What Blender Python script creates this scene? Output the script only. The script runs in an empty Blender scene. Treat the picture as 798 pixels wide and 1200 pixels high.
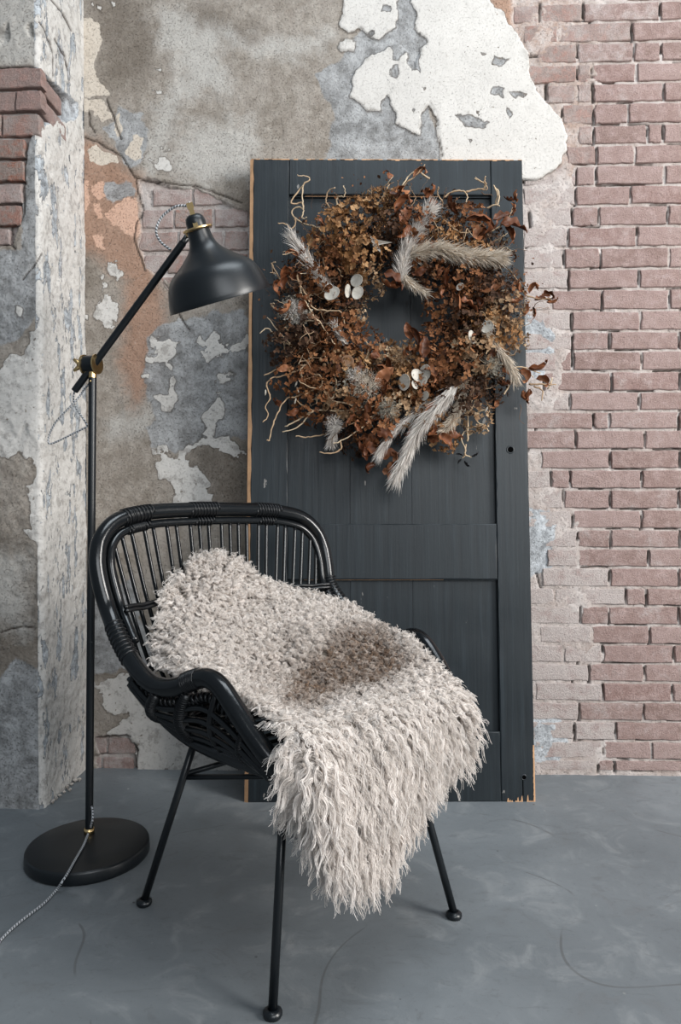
import bpy, math, random
import numpy as np
from mathutils import Vector, Matrix, noise as mnoise

# ------------------------------------------------------------------ camera, world, lights, exposure
sc = bpy.context.scene
F_PX = 835.0
PITCH, YAW = math.radians(0.8), math.radians(2.3)
CAM = Vector((0.0, -2.318, 0.88))
FWD = Vector((-math.sin(YAW) * math.cos(PITCH), math.cos(YAW) * math.cos(PITCH), -math.sin(PITCH)))
RGT = Vector((math.cos(YAW), math.sin(YAW), 0))
UPV = RGT.cross(FWD)
cd = bpy.data.cameras.new('camera')
cam = bpy.data.objects.new('camera', cd)
sc.collection.objects.link(cam)
cam.matrix_world = Matrix((
    (RGT.x, UPV.x, -FWD.x, CAM.x), (RGT.y, UPV.y, -FWD.y, CAM.y), (RGT.z, UPV.z, -FWD.z, CAM.z), (0, 0, 0, 1)))
cd.sensor_fit = 'VERTICAL'
cd.sensor_height = 36.0
cd.lens = F_PX / 1200 * 36.0
cd.clip_start = 0.02
sc.camera = cam

sc.view_settings.view_transform = 'Standard'
sc.view_settings.look = 'None'
sc.view_settings.gamma = 1.0
sc.view_settings.exposure = 0.0
sc.view_settings.use_curve_mapping = False

world = bpy.data.worlds.new('world')
sc.world = world
world.use_nodes = True
bg = world.node_tree.nodes['Background']
bg.inputs[0].default_value = (0.74, 0.87, 1.0, 1)
bg.inputs[1].default_value = 0.24


def area(name, loc, target, size, size_y, power, color):
    l = bpy.data.lights.new(name, 'AREA')
    l.shape = 'RECTANGLE'
    l.size, l.size_y = size, size_y
    l.energy = power
    l.color = color
    o = bpy.data.objects.new(name, l)
    sc.collection.objects.link(o)
    o.location = loc
    o.rotation_euler = (Vector(target) - Vector(loc)).to_track_quat('-Z', 'Y').to_euler()
    return o


area('window_light', (3.4, -2.4, 2.1), (0.1, -0.2, 0.9), 1.3, 2.2, 235, (1.0, 0.97, 0.93))
area('window_light', (1.5, -5.0, 2.7), (0.1, 0, 0.9), 3.0, 2.0, 108, (0.93, 0.97, 1.0))
area('skylight', (0.6, -1.5, 4.4), (0.1, -0.7, 0), 2.4, 1.3, 85, (0.86, 0.94, 1.0))


# ------------------------------------------------------------------ calibration helpers: image point -> place in the room
def ray(px, py):
    return FWD + RGT * ((px - 399) / F_PX) + UPV * ((600 - py) / F_PX)


def PY(px, py, Y=0.0):
    r = ray(px, py)
    return CAM + r * ((Y - CAM.y) / r.y)


def PZ(px, py, Z=0.0):
    r = ray(px, py)
    return CAM + r * ((Z - CAM.z) / r.z)


def PD(px, py, d):
    return CAM + ray(px, py) * d


def PIX(p):
    v = Vector(p) - CAM
    d = v.dot(FWD)
    return 399 + F_PX * v.dot(RGT) / d, 600 - F_PX * v.dot(UPV) / d, d


def pix_np(co):
    v = co - np.array(CAM)
    d = v @ np.array(FWD)
    return 399 + F_PX * (v @ np.array(RGT)) / d, 600 - F_PX * (v @ np.array(UPV)) / d


# ------------------------------------------------------------------ object helpers
COL = sc.collection
rnd = random.Random(7)


def link(name, data, parent=None, label=None, cat=None, group=None, kind=None):
    o = bpy.data.objects.new(name, data)
    COL.objects.link(o)
    if parent is not None:
        o.parent = parent
    if label:
        o['label'] = label
    if cat:
        o['category'] = cat
    if group:
        o['group'] = group
    if kind:
        o['kind'] = kind
    return o


def np_mesh(name, verts, faces, mat=None, smooth=False):
    me = bpy.data.meshes.new(name)
    me.from_pydata([tuple(v) for v in verts], [], [tuple(f) for f in faces])
    if smooth:
        me.polygons.foreach_set('use_smooth', [True] * len(me.polygons))
    if mat:
        me.materials.append(mat)
    me.update()
    return me


def grid_mesh(name, co, nu, nv, mat, smooth=True):
    """co: (nv*nu,3) array, quad grid"""
    me = bpy.data.meshes.new(name)
    n = nu * nv
    i = np.arange(n).reshape(nv, nu)
    q = np.stack([i[:-1, :-1], i[:-1, 1:], i[1:, 1:], i[1:, :-1]], -1).reshape(-1, 4)
    me.vertices.add(n)
    me.vertices.foreach_set('co', co.astype(np.float32).ravel())
    me.loops.add(q.size)
    me.loops.foreach_set('vertex_index', q.ravel().astype(np.int32))
    me.polygons.add(len(q))
    me.polygons.foreach_set('loop_start', (np.arange(len(q)) * 4).astype(np.int32))
    me.polygons.foreach_set('loop_total', np.full(len(q), 4, dtype=np.int32))
    if smooth:
        me.polygons.foreach_set('use_smooth', np.ones(len(q), dtype=bool))
    me.materials.append(mat)
    me.update(calc_edges=True)
    return me


def add_attr(me, name, arr):
    a = me.attributes.new(name, 'FLOAT', 'POINT')
    a.data.foreach_set('value', arr.astype(np.float32).ravel())


class MB:
    """collects shapes into one mesh"""

    def __init__(s):
        s.v, s.f = [], []

    def add(s, v, f):
        b = len(s.v)
        s.v += [Vector(p) for p in v]
        s.f += [tuple(i + b for i in q) for q in f]
        return s

    def box(s, a, b, bev=0.0):
        x0, y0, z0 = a
        x1, y1, z1 = b
        if bev <= 0:
            v = [(x, y, z) for x in (x0, x1) for y in (y0, y1) for z in (z0, z1)]
            f = [(0, 1, 3, 2), (4, 6, 7, 5), (0, 4, 5, 1), (2, 3, 7, 6), (0, 2, 6, 4), (1, 5, 7, 3)]
            return s.add(v, f)
        # bevelled on the -y (front) side
        v = [(x0, y1, z0), (x1, y1, z0), (x1, y1, z1), (x0, y1, z1),
             (x0, y0 + bev, z0), (x1, y0 + bev, z0), (x1, y0 + bev, z1), (x0, y0 + bev, z1),
             (x0 + bev, y0, z0 + bev), (x1 - bev, y0, z0 + bev), (x1 - bev, y0, z1 - bev), (x0 + bev, y0, z1 - bev)]
        f = [(0, 3, 2, 1), (8, 9, 10, 11)]
        for k in range(4):
            j = (k + 1) % 4
            f += [(k, j, 4 + j, 4 + k), (4 + k, 4 + j, 8 + j, 8 + k)]
        return s.add(v, f)

    def tube(s, pts, rad, sides=8, caps=True, closed=False):
        pts = [Vector(p) for p in pts]
        n = len(pts)
        if not hasattr(rad, '__len__'):
            rad = [rad] * n
        t0 = (pts[1] - pts[0]).normalized()
        nrm = t0.orthogonal().normalized()
        vs, fs = [], []
        prev = t0
        for i, p in enumerate(pts):
            if closed:
                t = (pts[(i + 1) % n] - pts[i - 1])
            else:
                t = (pts[min(i + 1, n - 1)] - pts[max(i - 1, 0)])
            t = t.normalized() if t.length > 1e-9 else prev
            q = prev.rotation_difference(t)
            nrm = (q @ nrm)
            nrm = (nrm - t * nrm.dot(t)).normalized()
            bn = t.cross(nrm)
            prev = t
            for k in range(sides):
                a = 2 * math.pi * k / sides
                vs.append(p + (nrm * math.cos(a) + bn * math.sin(a)) * rad[i])
        m = n if closed else n - 1
        for i in range(m):
            for k in range(sides):
                a, b = i * sides + k, i * sides + (k + 1) % sides
                c, d = ((i + 1) % n) * sides + (k + 1) % sides, ((i + 1) % n) * sides + k
                fs.append((a, b, c, d))
        if caps and not closed:
            fs.append(tuple(range(sides))[::-1])
            fs.append(tuple((n - 1) * sides + k for k in range(sides)))
        return s.add(vs, fs)

    def lathe(s, prof, org, axis, seg=48, side=None):
        """prof: [(r,h)]"""
        org, axis = Vector(org), Vector(axis).normalized()
        u = (Vector(side) if side else axis.orthogonal()).normalized()
        u = (u - axis * u.dot(axis)).normalized()
        w = axis.cross(u)
        vs, fs = [], []
        for r, h in prof:
            for k in range(seg):
                a = 2 * math.pi * k / seg
                vs.append(org + axis * h + (u * math.cos(a) + w * math.sin(a)) * r)
        for i in range(len(prof) - 1):
            for k in range(seg):
                a, b = i * seg + k, i * seg + (k + 1) % seg
                fs.append((a, b, b + seg, a + seg))
        return s.add(vs, fs)

    def build(s, name, mat, parent=None, smooth=True, **kw):
        me = np_mesh(name, s.v, s.f, mat, smooth)
        return link(name, me, parent, **kw)


def smooth_path(pts, sub=8, closed=False):
    """Catmull-Rom through 3-D points"""
    pts = [Vector(p) for p in pts]
    n = len(pts)
    out = []
    rng = n if closed else n - 1
    for i in range(rng):
        if closed:
            p0, p1, p2, p3 = pts[i - 1], pts[i], pts[(i + 1) % n], pts[(i + 2) % n]
        else:
            p0, p1, p2, p3 = pts[max(i - 1, 0)], pts[i], pts[i + 1], pts[min(i + 2, n - 1)]
        for k in range(sub):
            t = k / sub
            out.append(0.5 * ((2 * p1) + (p2 - p0) * t + (2 * p0 - 5 * p1 + 4 * p2 - p3) * t * t + (3 * p1 - p0 - 3 * p2 + p3) * t ** 3))
    if not closed:
        out.append(pts[-1])
    return out


def smooth_by_angle(o, deg=40):
    me = o.data
    me.polygons.foreach_set('use_smooth', [True] * len(me.polygons))
    try:
        me.set_sharp_from_angle(angle=math.radians(deg))
    except Exception:
        pass


# ------------------------------------------------------------------ numpy noise, polygon distance
_tabs = {}


def vnoise(x, y, seed=0):
    if seed not in _tabs:
        _tabs[seed] = np.random.RandomState(seed + 11).rand(256, 256).astype(np.float32)
    T = _tabs[seed]
    xi, yi = np.floor(x).astype(int), np.floor(y).astype(int)
    fx, fy = x - xi, y - yi
    fx, fy = fx * fx * (3 - 2 * fx), fy * fy * (3 - 2 * fy)
    a, b = T[xi & 255, yi & 255], T[(xi + 1) & 255, yi & 255]
    c, d = T[xi & 255, (yi + 1) & 255], T[(xi + 1) & 255, (yi + 1) & 255]
    return (a * (1 - fx) + b * fx) * (1 - fy) + (c * (1 - fx) + d * fx) * fy - 0.5


def fbm(x, y, scale, octv=4, seed=0, rough=0.5):
    s, amp, tot = 0, 1.0, 0
    for k in range(octv):
        s = s + amp * vnoise(x * scale + 17.3 * k, y * scale + 5.1 * k, seed + k)
        tot += amp
        amp *= rough
        scale *= 2.03
    return s / tot * 2  # about -1..1


def poly_sd(px, py, poly, lim=30.0):
    """signed distance (positive inside) in the polygon's units, clipped to lim"""
    poly = np.array(poly, dtype=float)
    out = np.full(px.shape, -lim)
    x0, y0 = poly.min(0) - lim
    x1, y1 = poly.max(0) + lim
    sel = (px > x0) & (px < x1) & (py > y0) & (py < y1)
    if not sel.any():
        return out
    X, Y = px[sel], py[sel]
    d2 = np.full(X.shape, 1e12)
    ins = np.zeros(X.shape, bool)
    n = len(poly)
    for i in range(n):
        ax, ay = poly[i]
        bx, by = poly[(i + 1) % n]
        ex, ey = bx - ax, by - ay
        t = np.clip(((X - ax) * ex + (Y - ay) * ey) / (ex * ex + ey * ey + 1e-9), 0, 1)
        d2 = np.minimum(d2, (X - ax - t * ex) ** 2 + (Y - ay - t * ey) ** 2)
        c = ((ay > Y) != (by > Y)) & (X < (bx - ax) * (Y - ay) / (by - ay + 1e-12) + ax)
        ins ^= c
    d = np.sqrt(d2)
    out[sel] = np.clip(np.where(ins, d, -d), -lim, lim)
    return out


def line_d(px, py, pts):
    d2 = np.full(px.shape, 1e9)
    for (ax, ay), (bx, by) in zip(pts[:-1], pts[1:]):
        ex, ey = bx - ax, by - ay
        t = np.clip(((px - ax) * ex + (py - ay) * ey) / (ex * ex + ey * ey + 1e-9), 0, 1)
        d2 = np.minimum(d2, (px - ax - t * ex) ** 2 + (py - ay - t * ey) ** 2)
    return np.sqrt(d2)


def K(ox, oy, s, pts):
    return [(ox + x / s, oy + y / s) for x, y in pts]


def union(px, py, polys, lim=30.0):
    out = np.full(px.shape, -lim)
    for p in polys:
        out = np.maximum(out, poly_sd(px, py, p, lim))
    return out


def sstep(x, a, b):
    t = np.clip((x - a) / (b - a), 0, 1)
    return t * t * (3 - 2 * t)


# ------------------------------------------------------------------ material helpers
class NT:
    def __init__(s, name):
        s.m = bpy.data.materials.new(name)
        s.m.use_nodes = True
        s.t = s.m.node_tree
        s.b = s.t.nodes['Principled BSDF']
        s.out = s.t.nodes['Material Output']

    def n(s, typ, **kw):
        nd = s.t.nodes.new(typ)
        for k, v in kw.items():
            setattr(nd, k, v)
        return nd

    def put(s, sock, v):
        if hasattr(v, 'is_output'):
            s.t.links.new(v, sock)
        elif v is not None:
            if hasattr(v, '__len__') and len(v) == 3 and sock.type == 'RGBA':
                v = (*v, 1)
            sock.default_value = v

    def pos(s):
        return s.n('ShaderNodeNewGeometry').outputs['Position']

    def obj(s):
        return s.n('ShaderNodeTexCoord').outputs['Object']

    def scale(s, vec, sc_):
        m = s.n('ShaderNodeMapping')
        s.put(m.inputs[0], vec)
        m.inputs['Scale'].default_value = sc_
        return m.outputs[0]

    def noise(s, vec, scale=5, detail=4, rough=0.5, dist=0.0, color=False):
        nd = s.n('ShaderNodeTexNoise')
        s.put(nd.inputs['Vector'], vec)
        nd.inputs['Scale'].default_value = scale
        nd.inputs['Detail'].default_value = detail
        nd.inputs['Roughness'].default_value = rough
        nd.inputs['Distortion'].default_value = dist
        return nd.outputs['Color' if color else 0]

    def attr(s, name):
        return s.n('ShaderNodeAttribute', attribute_name=name).outputs['Fac']

    def math(s, op, a, b=None, c=None, clamp=False):
        nd = s.n('ShaderNodeMath', operation=op, use_clamp=clamp)
        s.put(nd.inputs[0], a)
        if b is not None:
            s.put(nd.inputs[1], b)
        if c is not None:
            s.put(nd.inputs[2], c)
        return nd.outputs[0]

    def step(s, v, a, b):
        nd = s.n('ShaderNodeMapRange', interpolation_type='SMOOTHSTEP')
        s.put(nd.inputs[0], v)
        nd.inputs[1].default_value = a
        nd.inputs[2].default_value = b
        return nd.outputs[0]

    def ramp(s, v, stops, interp='LINEAR'):
        nd = s.n('ShaderNodeValToRGB')
        s.put(nd.inputs[0], v)
        cr = nd.color_ramp
        cr.interpolation = interp
        while len(cr.elements) < len(stops):
            cr.elements.new(0.5)
        for e, (p, c) in zip(cr.elements, stops):
            e.position = p
            e.color = (*c, 1)
        return nd.outputs[0]

    def mix(s, f, a, b, blend='MIX'):
        nd = s.n('ShaderNodeMix', data_type='RGBA', blend_type=blend)
        s.put(nd.inputs[0], f)
        s.put(nd.inputs[6], a)
        s.put(nd.inputs[7], b)
        return nd.outputs[2]

    def bump(s, h, dist=0.002, strength=0.6):
        nd = s.n('ShaderNodeBump')
        nd.inputs['Strength'].default_value = strength
        nd.inputs['Distance'].default_value = dist
        s.put(nd.inputs['Height'], h)
        return nd.outputs[0]

    def done(s, color=None, rough=None, normal=None, metal=None, spec=None, **kw):
        s.put(s.b.inputs['Base Color'], color)
        s.put(s.b.inputs['Roughness'], rough)
        s.put(s.b.inputs['Normal'], normal)
        s.put(s.b.inputs['Metallic'], metal)
        s.put(s.b.inputs['Specular IOR Level'], spec)
        for k, v in kw.items():
            s.put(s.b.inputs[k], v)
        return s.m


def fine(s, a, amp, soft, nz):
    """crisp ragged mask from a signed field a (about -1..1)"""
    v = s.math('ADD', a, s.math('MULTIPLY', s.math('SUBTRACT', nz, 0.5), amp * 1.5))
    return s.step(v, -soft, soft)


def wall_material():
    s = NT('old_plaster')
    p = s.pos()
    nf = s.noise(p, 130, 5, 0.65)
    nm = s.noise(p, 30, 8, 0.74)
    nl = s.noise(p, 6, 8, 0.68)
    nb = s.noise(p, 2.2, 4, 0.55, 0.6)
    # lime render, taupe, cloudy
    base = s.ramp(nl, [(0.25, (0.175, 0.148, 0.120)), (0.5, (0.240, 0.208, 0.178)), (0.75, (0.320, 0.288, 0.258))])
    base = s.mix(s.step(nm, 0.35, 0.75), base, (0.36, 0.325, 0.285))
    base = s.mix(s.math('MULTIPLY', s.step(s.noise(p, 9, 5, .7), 0.5, 0.62), 0.5), base, (0.185, 0.158, 0.130))
    # dark damp brown, with the door's cast shadow painted in
    dk = fine(s, s.attr('a_dark'), 1.3, 0.55, nl)
    base = s.mix(s.math('MULTIPLY', dk, 0.7), base, s.mix(nm, (0.075, 0.060, 0.048), (0.190, 0.158, 0.128)))
    lt = fine(s, s.attr('a_light'), 1.6, 0.6, s.noise(p, 14, 6, 0.7))
    base = s.mix(s.math('MULTIPLY', lt, 0.75), base, s.mix(nm, (0.36, 0.345, 0.32), (0.52, 0.50, 0.47)))
    # reddish brown undercoat, salmon paint
    rd = fine(s, s.attr('a_rust'), 1.0, 0.6, nm)
    base = s.mix(s.math('MULTIPLY', rd, 0.8), base, s.mix(nm, (0.235, 0.130, 0.085), (0.40, 0.24, 0.165)))
    gr = fine(s, s.attr('a_grey'), 0.5, 0.10, nm)
    base = s.mix(s.math('MULTIPLY', gr, 0.92), base, s.mix(s.step(s.noise(p, 18, 6, .72), .3, .7), (0.150, 0.150, 0.150), (0.40, 0.405, 0.41)))
    sa = fine(s, s.attr('a_salmon'), 0.55, 0.05, nm)
    base = s.mix(sa, base, s.mix(nl, (0.50, 0.285, 0.195), (0.60, 0.42, 0.33)))
    cr = fine(s, s.attr('a_cream'), 0.3, 0.04, nm)
    base = s.mix(cr, base, s.mix(nm, (0.47, 0.40, 0.325), (0.60, 0.54, 0.47)))
    # lime wash over rubble and mortar
    li = fine(s, s.attr('a_lime'), 0.7, 0.3, nm)
    limec = s.ramp(s.noise(p, 11, 7, .68), [(0.25, (0.27, 0.21, 0.185)), (0.45, (0.40, 0.345, 0.32)), (0.62, (0.48, 0.435, 0.415)), (0.8, (0.56, 0.53, 0.51))])
    base = s.mix(li, base, limec)
    gp = fine(s, s.attr('a_greypatch'), 0.5, 0.08, nm)
    base = s.mix(s.math('MULTIPLY', gp, 0.9), base, s.mix(s.step(nm, .35, .65), (0.20, 0.215, 0.23), (0.50, 0.53, 0.56)))
    # white paint
    wv = s.math('ADD', s.attr('a_white'), s.math('MULTIPLY', s.math('SUBTRACT', nm, 0.5), 0.51))
    wh = s.step(wv, -0.03, 0.03)
    white = s.mix(nl, (0.45, 0.43, 0.405), (0.60, 0.575, 0.545))
    white = s.mix(s.math('MULTIPLY', s.step(nm, 0.50, 0.62), s.math('SUBTRACT', 0.75, s.math('MULTIPLY', s.step(s.attr('a_thick'), 0.0, 0.5), 0.62))), white, (0.30, 0.28, 0.26))
    speck = s.step(s.noise(p, 75, 3, 0.6), 0.30, 0.34)
    wh = s.math('MULTIPLY', wh, speck)
    base = s.mix(wh, base, white)
    rim = s.math('MULTIPLY', s.step(wv, -0.16, -0.02), s.math('SUBTRACT', 1.0, s.step(wv, -0.02, 0.05)))
    base = s.mix(s.math('MULTIPLY', rim, 0.55), base, (0.085, 0.070, 0.058))
    pit = s.step(s.noise(p, 210, 4, 0.75), 0.56, 0.66)
    base = s.mix(s.math('MULTIPLY', pit, s.math('SUBTRACT', 0.42, s.math('MULTIPLY', wh, 0.27))), base, (0.075, 0.062, 0.052))
    chalk = s.step(s.noise(p, 95, 6, 0.8), 0.57, 0.66)
    base = s.mix(s.math('MULTIPLY', chalk, 0.24), base, (0.50, 0.48, 0.45))
    # deep cracks and holes: their inner shade painted in as a dark tone
    base = s.mix(s.attr('a_crack'), base, (0.035, 0.024, 0.018))
    base = s.mix(s.math('MULTIPLY', s.step(nf, 0.58, 0.72), 0.35), base, (0.10, 0.085, 0.07))
    # bump height from grain, white paint film and pits
    h = s.math('ADD', s.math('MULTIPLY', nf, 0.5), s.math('ADD', nm, s.math('MULTIPLY', wh, 0.6)))
    h = s.math('ADD', h, s.math('MULTIPLY', pit, -0.5))
    h = s.math('MULTIPLY', h, s.math('SUBTRACT', 1.0, s.math('MULTIPLY', wh, 0.65)))
    return s.done(base, 0.9, s.bump(h, 0.005, 0.85), spec=0.2)


def brick_material():
    s = NT('brick_clay')
    p = s.pos()
    rv = s.n('ShaderNodeObjectInfo').outputs['Random']
    nm = s.noise(p, 30, 8, 0.75)
    nl = s.noise(p, 7, 5, 0.65)
    c = s.ramp(rv, [(0.0, (0.232, 0.158, 0.140)), (0.4, (0.272, 0.188, 0.170)), (0.7, (0.318, 0.232, 0.214)), (1.0, (0.248, 0.162, 0.145))])
    c = s.mix(s.step(nm, 0.38, 0.72), c, (0.38, 0.285, 0.265))
    dust = s.math('ADD', s.math('MULTIPLY', s.attr_obj('wash') if hasattr(s, 'attr_obj') else 0.0, 1.0), 0.0)
    ob = s.n('ShaderNodeAttribute', attribute_name='wash', attribute_type='OBJECT').outputs['Fac']
    w = s.math('ADD', ob, s.math('MULTIPLY', s.math('SUBTRACT', s.noise(p, 16, 6, 0.7), 0.5), 1.5))
    c = s.mix(s.step(w, 0.35, 0.85), c, s.mix(nm, (0.38, 0.315, 0.295), (0.50, 0.455, 0.435)))
    sal = s.n('ShaderNodeAttribute', attribute_name='aged', attribute_type='OBJECT').outputs['Fac']
    old = s.mix(nl, (0.10, 0.07, 0.06), (0.40, 0.33, 0.29))
    c = s.mix(sal, c, s.mix(s.step(nm, .45, .6), old, (0.28, 0.12, 0.08)))
    g2 = s.noise(p, 190, 5, .75)
    c = s.mix(s.math('MULTIPLY', s.step(g2, 0.54, 0.66), 0.45), c, (0.13, 0.085, 0.075))
    c = s.mix(s.math('MULTIPLY', s.step(g2, 0.44, 0.34), 0.30), c, (0.50, 0.43, 0.41))
    return s.done(c, 0.92, s.bump(s.math('ADD', nm, s.math('MULTIPLY', g2, 1.2)), 0.006, 0.85), spec=0.2)


def floor_material():
    s = NT('worn_concrete')
    p = s.pos()
    n1 = s.noise(p, 1.6, 6, 0.6, 0.5)
    n2 = s.noise(p, 9, 6, 0.65, 0.8)
    n3 = s.noise(p, 70, 8, 0.8)
    c = s.ramp(n1, [(0.3, (0.106, 0.119, 0.129)), (0.55, (0.146, 0.162, 0.174)), (0.75, (0.188, 0.206, 0.220))])
    c = s.mix(s.math('MULTIPLY', s.step(n2, 0.5, 0.75), 0.45), c, (0.27, 0.28, 0.285))
    c = s.mix(s.math('MULTIPLY', s.step(n2, 0.45, 0.2), 0.5), c, (0.105, 0.108, 0.110))
    c = s.mix(s.math('MULTIPLY', s.step(n3, 0.55, 0.66), 0.34), c, (0.070, 0.072, 0.075))
    # scratches and hairs
    sv = s.n('ShaderNodeTexWave', wave_type='RINGS')
    s.put(sv.inputs['Vector'], p)
    sv.inputs['Scale'].default_value = 0.8
    sv.inputs['Distortion'].default_value = 22
    sv.inputs['Detail'].default_value = 2
    sv.inputs['Detail Scale'].default_value = 1.1
    ln = s.step(sv.outputs['Fac'], 0.9988, 0.9999)
    ln = s.math('MULTIPLY', ln, s.step(s.noise(p, 6, 3), 0.48, 0.56))
    c = s.mix(s.math('MULTIPLY', ln, 0.55), c, (0.07, 0.07, 0.07))
    vo = s.n('ShaderNodeTexVoronoi')
    s.put(vo.inputs['Vector'], p)
    vo.inputs['Scale'].default_value = 9
    sp = s.math('MULTIPLY', s.step(s.math('ADD', vo.outputs['Distance'], s.math('MULTIPLY', s.noise(p, 120, 3, .7), .05)), 0.060, 0.045), s.step(s.noise(p, 4, 2), .5, .52))
    c = s.mix(s.math('MULTIPLY', sp, 0.85), c, (0.035, 0.032, 0.03))
    vo2 = s.n('ShaderNodeTexVoronoi')
    s.put(vo2.inputs['Vector'], p)
    vo2.inputs['Scale'].default_value = 14
    sp2 = s.math('MULTIPLY', s.step(vo2.outputs['Distance'], 0.06, 0.03), s.step(s.noise(p, 3, 2), .53, .55))
    c = s.mix(s.math('MULTIPLY', sp2, 0.6), c, (0.45, 0.44, 0.42))
    sm = s.step(s.noise(s.scale(p, (1, 2.2, 1)), 7, 6, 0.75, 2.5), 0.56, 0.64)
    c = s.mix(s.math('MULTIPLY', sm, 0.30), c, (0.085, 0.090, 0.094))
    r = s.ramp(n2, [(0.3, (0.42,) * 3), (0.7, (0.62,) * 3)])
    h = s.math('ADD', s.math('MULTIPLY', n2, 1.0), s.math('MULTIPLY', n3, 0.4))
    return s.done(c, r, s.bump(h, 0.002, 0.5), spec=0.4)


def painted_wood():
    s = NT('black_painted_wood')
    o = s.obj()
    g = s.noise(s.scale(o, (60, 60, 2.2)), 1.0, 5, 0.65, 0.3)
    n1 = s.noise(o, 4, 5, 0.6)
    n2 = s.noise(o, 55, 5, 0.7)
    n3 = s.noise(s.scale(o, (1, 1, .45)), 30, 3, 0.6)
    c = s.ramp(g, [(0.3, (0.005, 0.007, 0.009)), (0.55, (0.009, 0.013, 0.016)), (0.75, (0.019, 0.026, 0.032))])
    c = s.mix(s.math('MULTIPLY', n1, 0.25), c, (0.030, 0.040, 0.048))
    ch = s.step(n3, 0.715, 0.735)
    c = s.mix(s.math('MULTIPLY', ch, 0.5), c, (0.33, 0.31, 0.29))
    # long worn edges
    sx = s.n('ShaderNodeSeparateXYZ')
    s.put(sx.inputs[0], o)
    h = s.math('ADD', g, s.math('MULTIPLY', n2, 0.25))
    r = s.ramp(n1, [(0.3, (0.36,) * 3), (0.7, (0.50,) * 3)])
    return s.done(c, r, s.bump(h, 0.0015, 0.55), spec=0.35)


def simple(name, col, rough=0.5, metal=0.0, spec=0.5, nscale=0, nd=0.001, var=0.0, coord='obj', **kw):
    s = NT(name)
    c, nrm = col, None
    if nscale:
        p = s.obj() if coord == 'obj' else s.pos()
        nz = s.noise(p, nscale, 4, 0.6)
        if var:
            c = s.mix(nz, tuple(x * (1 - var) for x in col), tuple(min(1, x * (1 + var)) for x in col))
        nrm = s.bump(nz, nd, 0.5)
    return s.done(c, rough, nrm, metal, spec, **kw)


M_WALL = wall_material()
M_BRICK = brick_material()
M_FLOOR = floor_material()
M_DOOR = painted_wood()
M_RAW = simple('raw_pine', (0.46, 0.27, 0.15), 0.7, nscale=40, var=0.35, spec=0.3)
M_HOLE = simple('dark_hole', (0.002, 0.002, 0.002), 1.0, spec=0.0)
M_RATTAN = simple('black_rattan', (0.004, 0.005, 0.006), 0.19, nscale=60, nd=0.0006, var=0.3, spec=0.42)
M_BIND = simple('black_rattan_peel', (0.004, 0.0045, 0.0055), 0.34, nscale=120, nd=0.0006, spec=0.4)
M_STEEL = simple('black_steel', (0.004, 0.006, 0.008), 0.32, nscale=200, nd=0.0002, spec=0.5)
M_LAMP = simple('black_lacquer', (0.004, 0.006, 0.008), 0.36, nscale=300, nd=0.0001, spec=0.5)
M_BRASS = simple('brass', (0.80, 0.56, 0.27), 0.28, metal=1.0, nscale=80, nd=0.0002)
M_SHADE_IN = simple('white_enamel', (0.75, 0.74, 0.72), 0.5)

# ------------------------------------------------------------------ floor
fl = MB()
n = 40
vs, fs = [], []
for j in range(n + 1):
    for i in range(n + 1):
        vs.append((-4 + 8 * i / n, -7 + 7.4 * j / n, 0))
for j in range(n):
    for i in range(n):
        a = j * (n + 1) + i
        fs.append((a, a + 1, a + n + 2, a + n + 1))
fl.add(vs, fs)
fl.build('floor', M_FLOOR, kind='structure', label='worn blue grey concrete floor with scuffs and specks')

# ------------------------------------------------------------------ back wall (plaster relief)
STEP = 0.004
BX0, BX1, BZ1 = -0.93, 1.90, 2.60
xs = np.arange(BX0, BX1 + STEP, STEP)
zs = np.arange(-0.01, BZ1 + STEP, STEP)
nu, nv = len(xs), len(zs)
X, Z = np.meshgrid(xs, zs)
X, Z = X.ravel(), Z.ravel()
co = np.stack([X, np.zeros_like(X), Z], -1)
px, py = pix_np(co)
wx = px + 5.0 * fbm(X, Z, 9, 5, 1) + 5.0 * fbm(X, Z, 32, 5, 5)
wy = py + 5.0 * fbm(X, Z, 9, 5, 3) + 5.0 * fbm(X, Z, 32, 5, 7)

c1 = lambda pts: K(80, 0, 3.627, pts)
c2 = lambda pts: K(80, 200, 3.627, pts)
c3 = lambda pts: K(80, 400, 3.627, pts)
c4 = lambda pts: K(370, 0, 2.574, pts)
c5 = lambda pts: K(0, 560, 2.66, pts)

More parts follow.
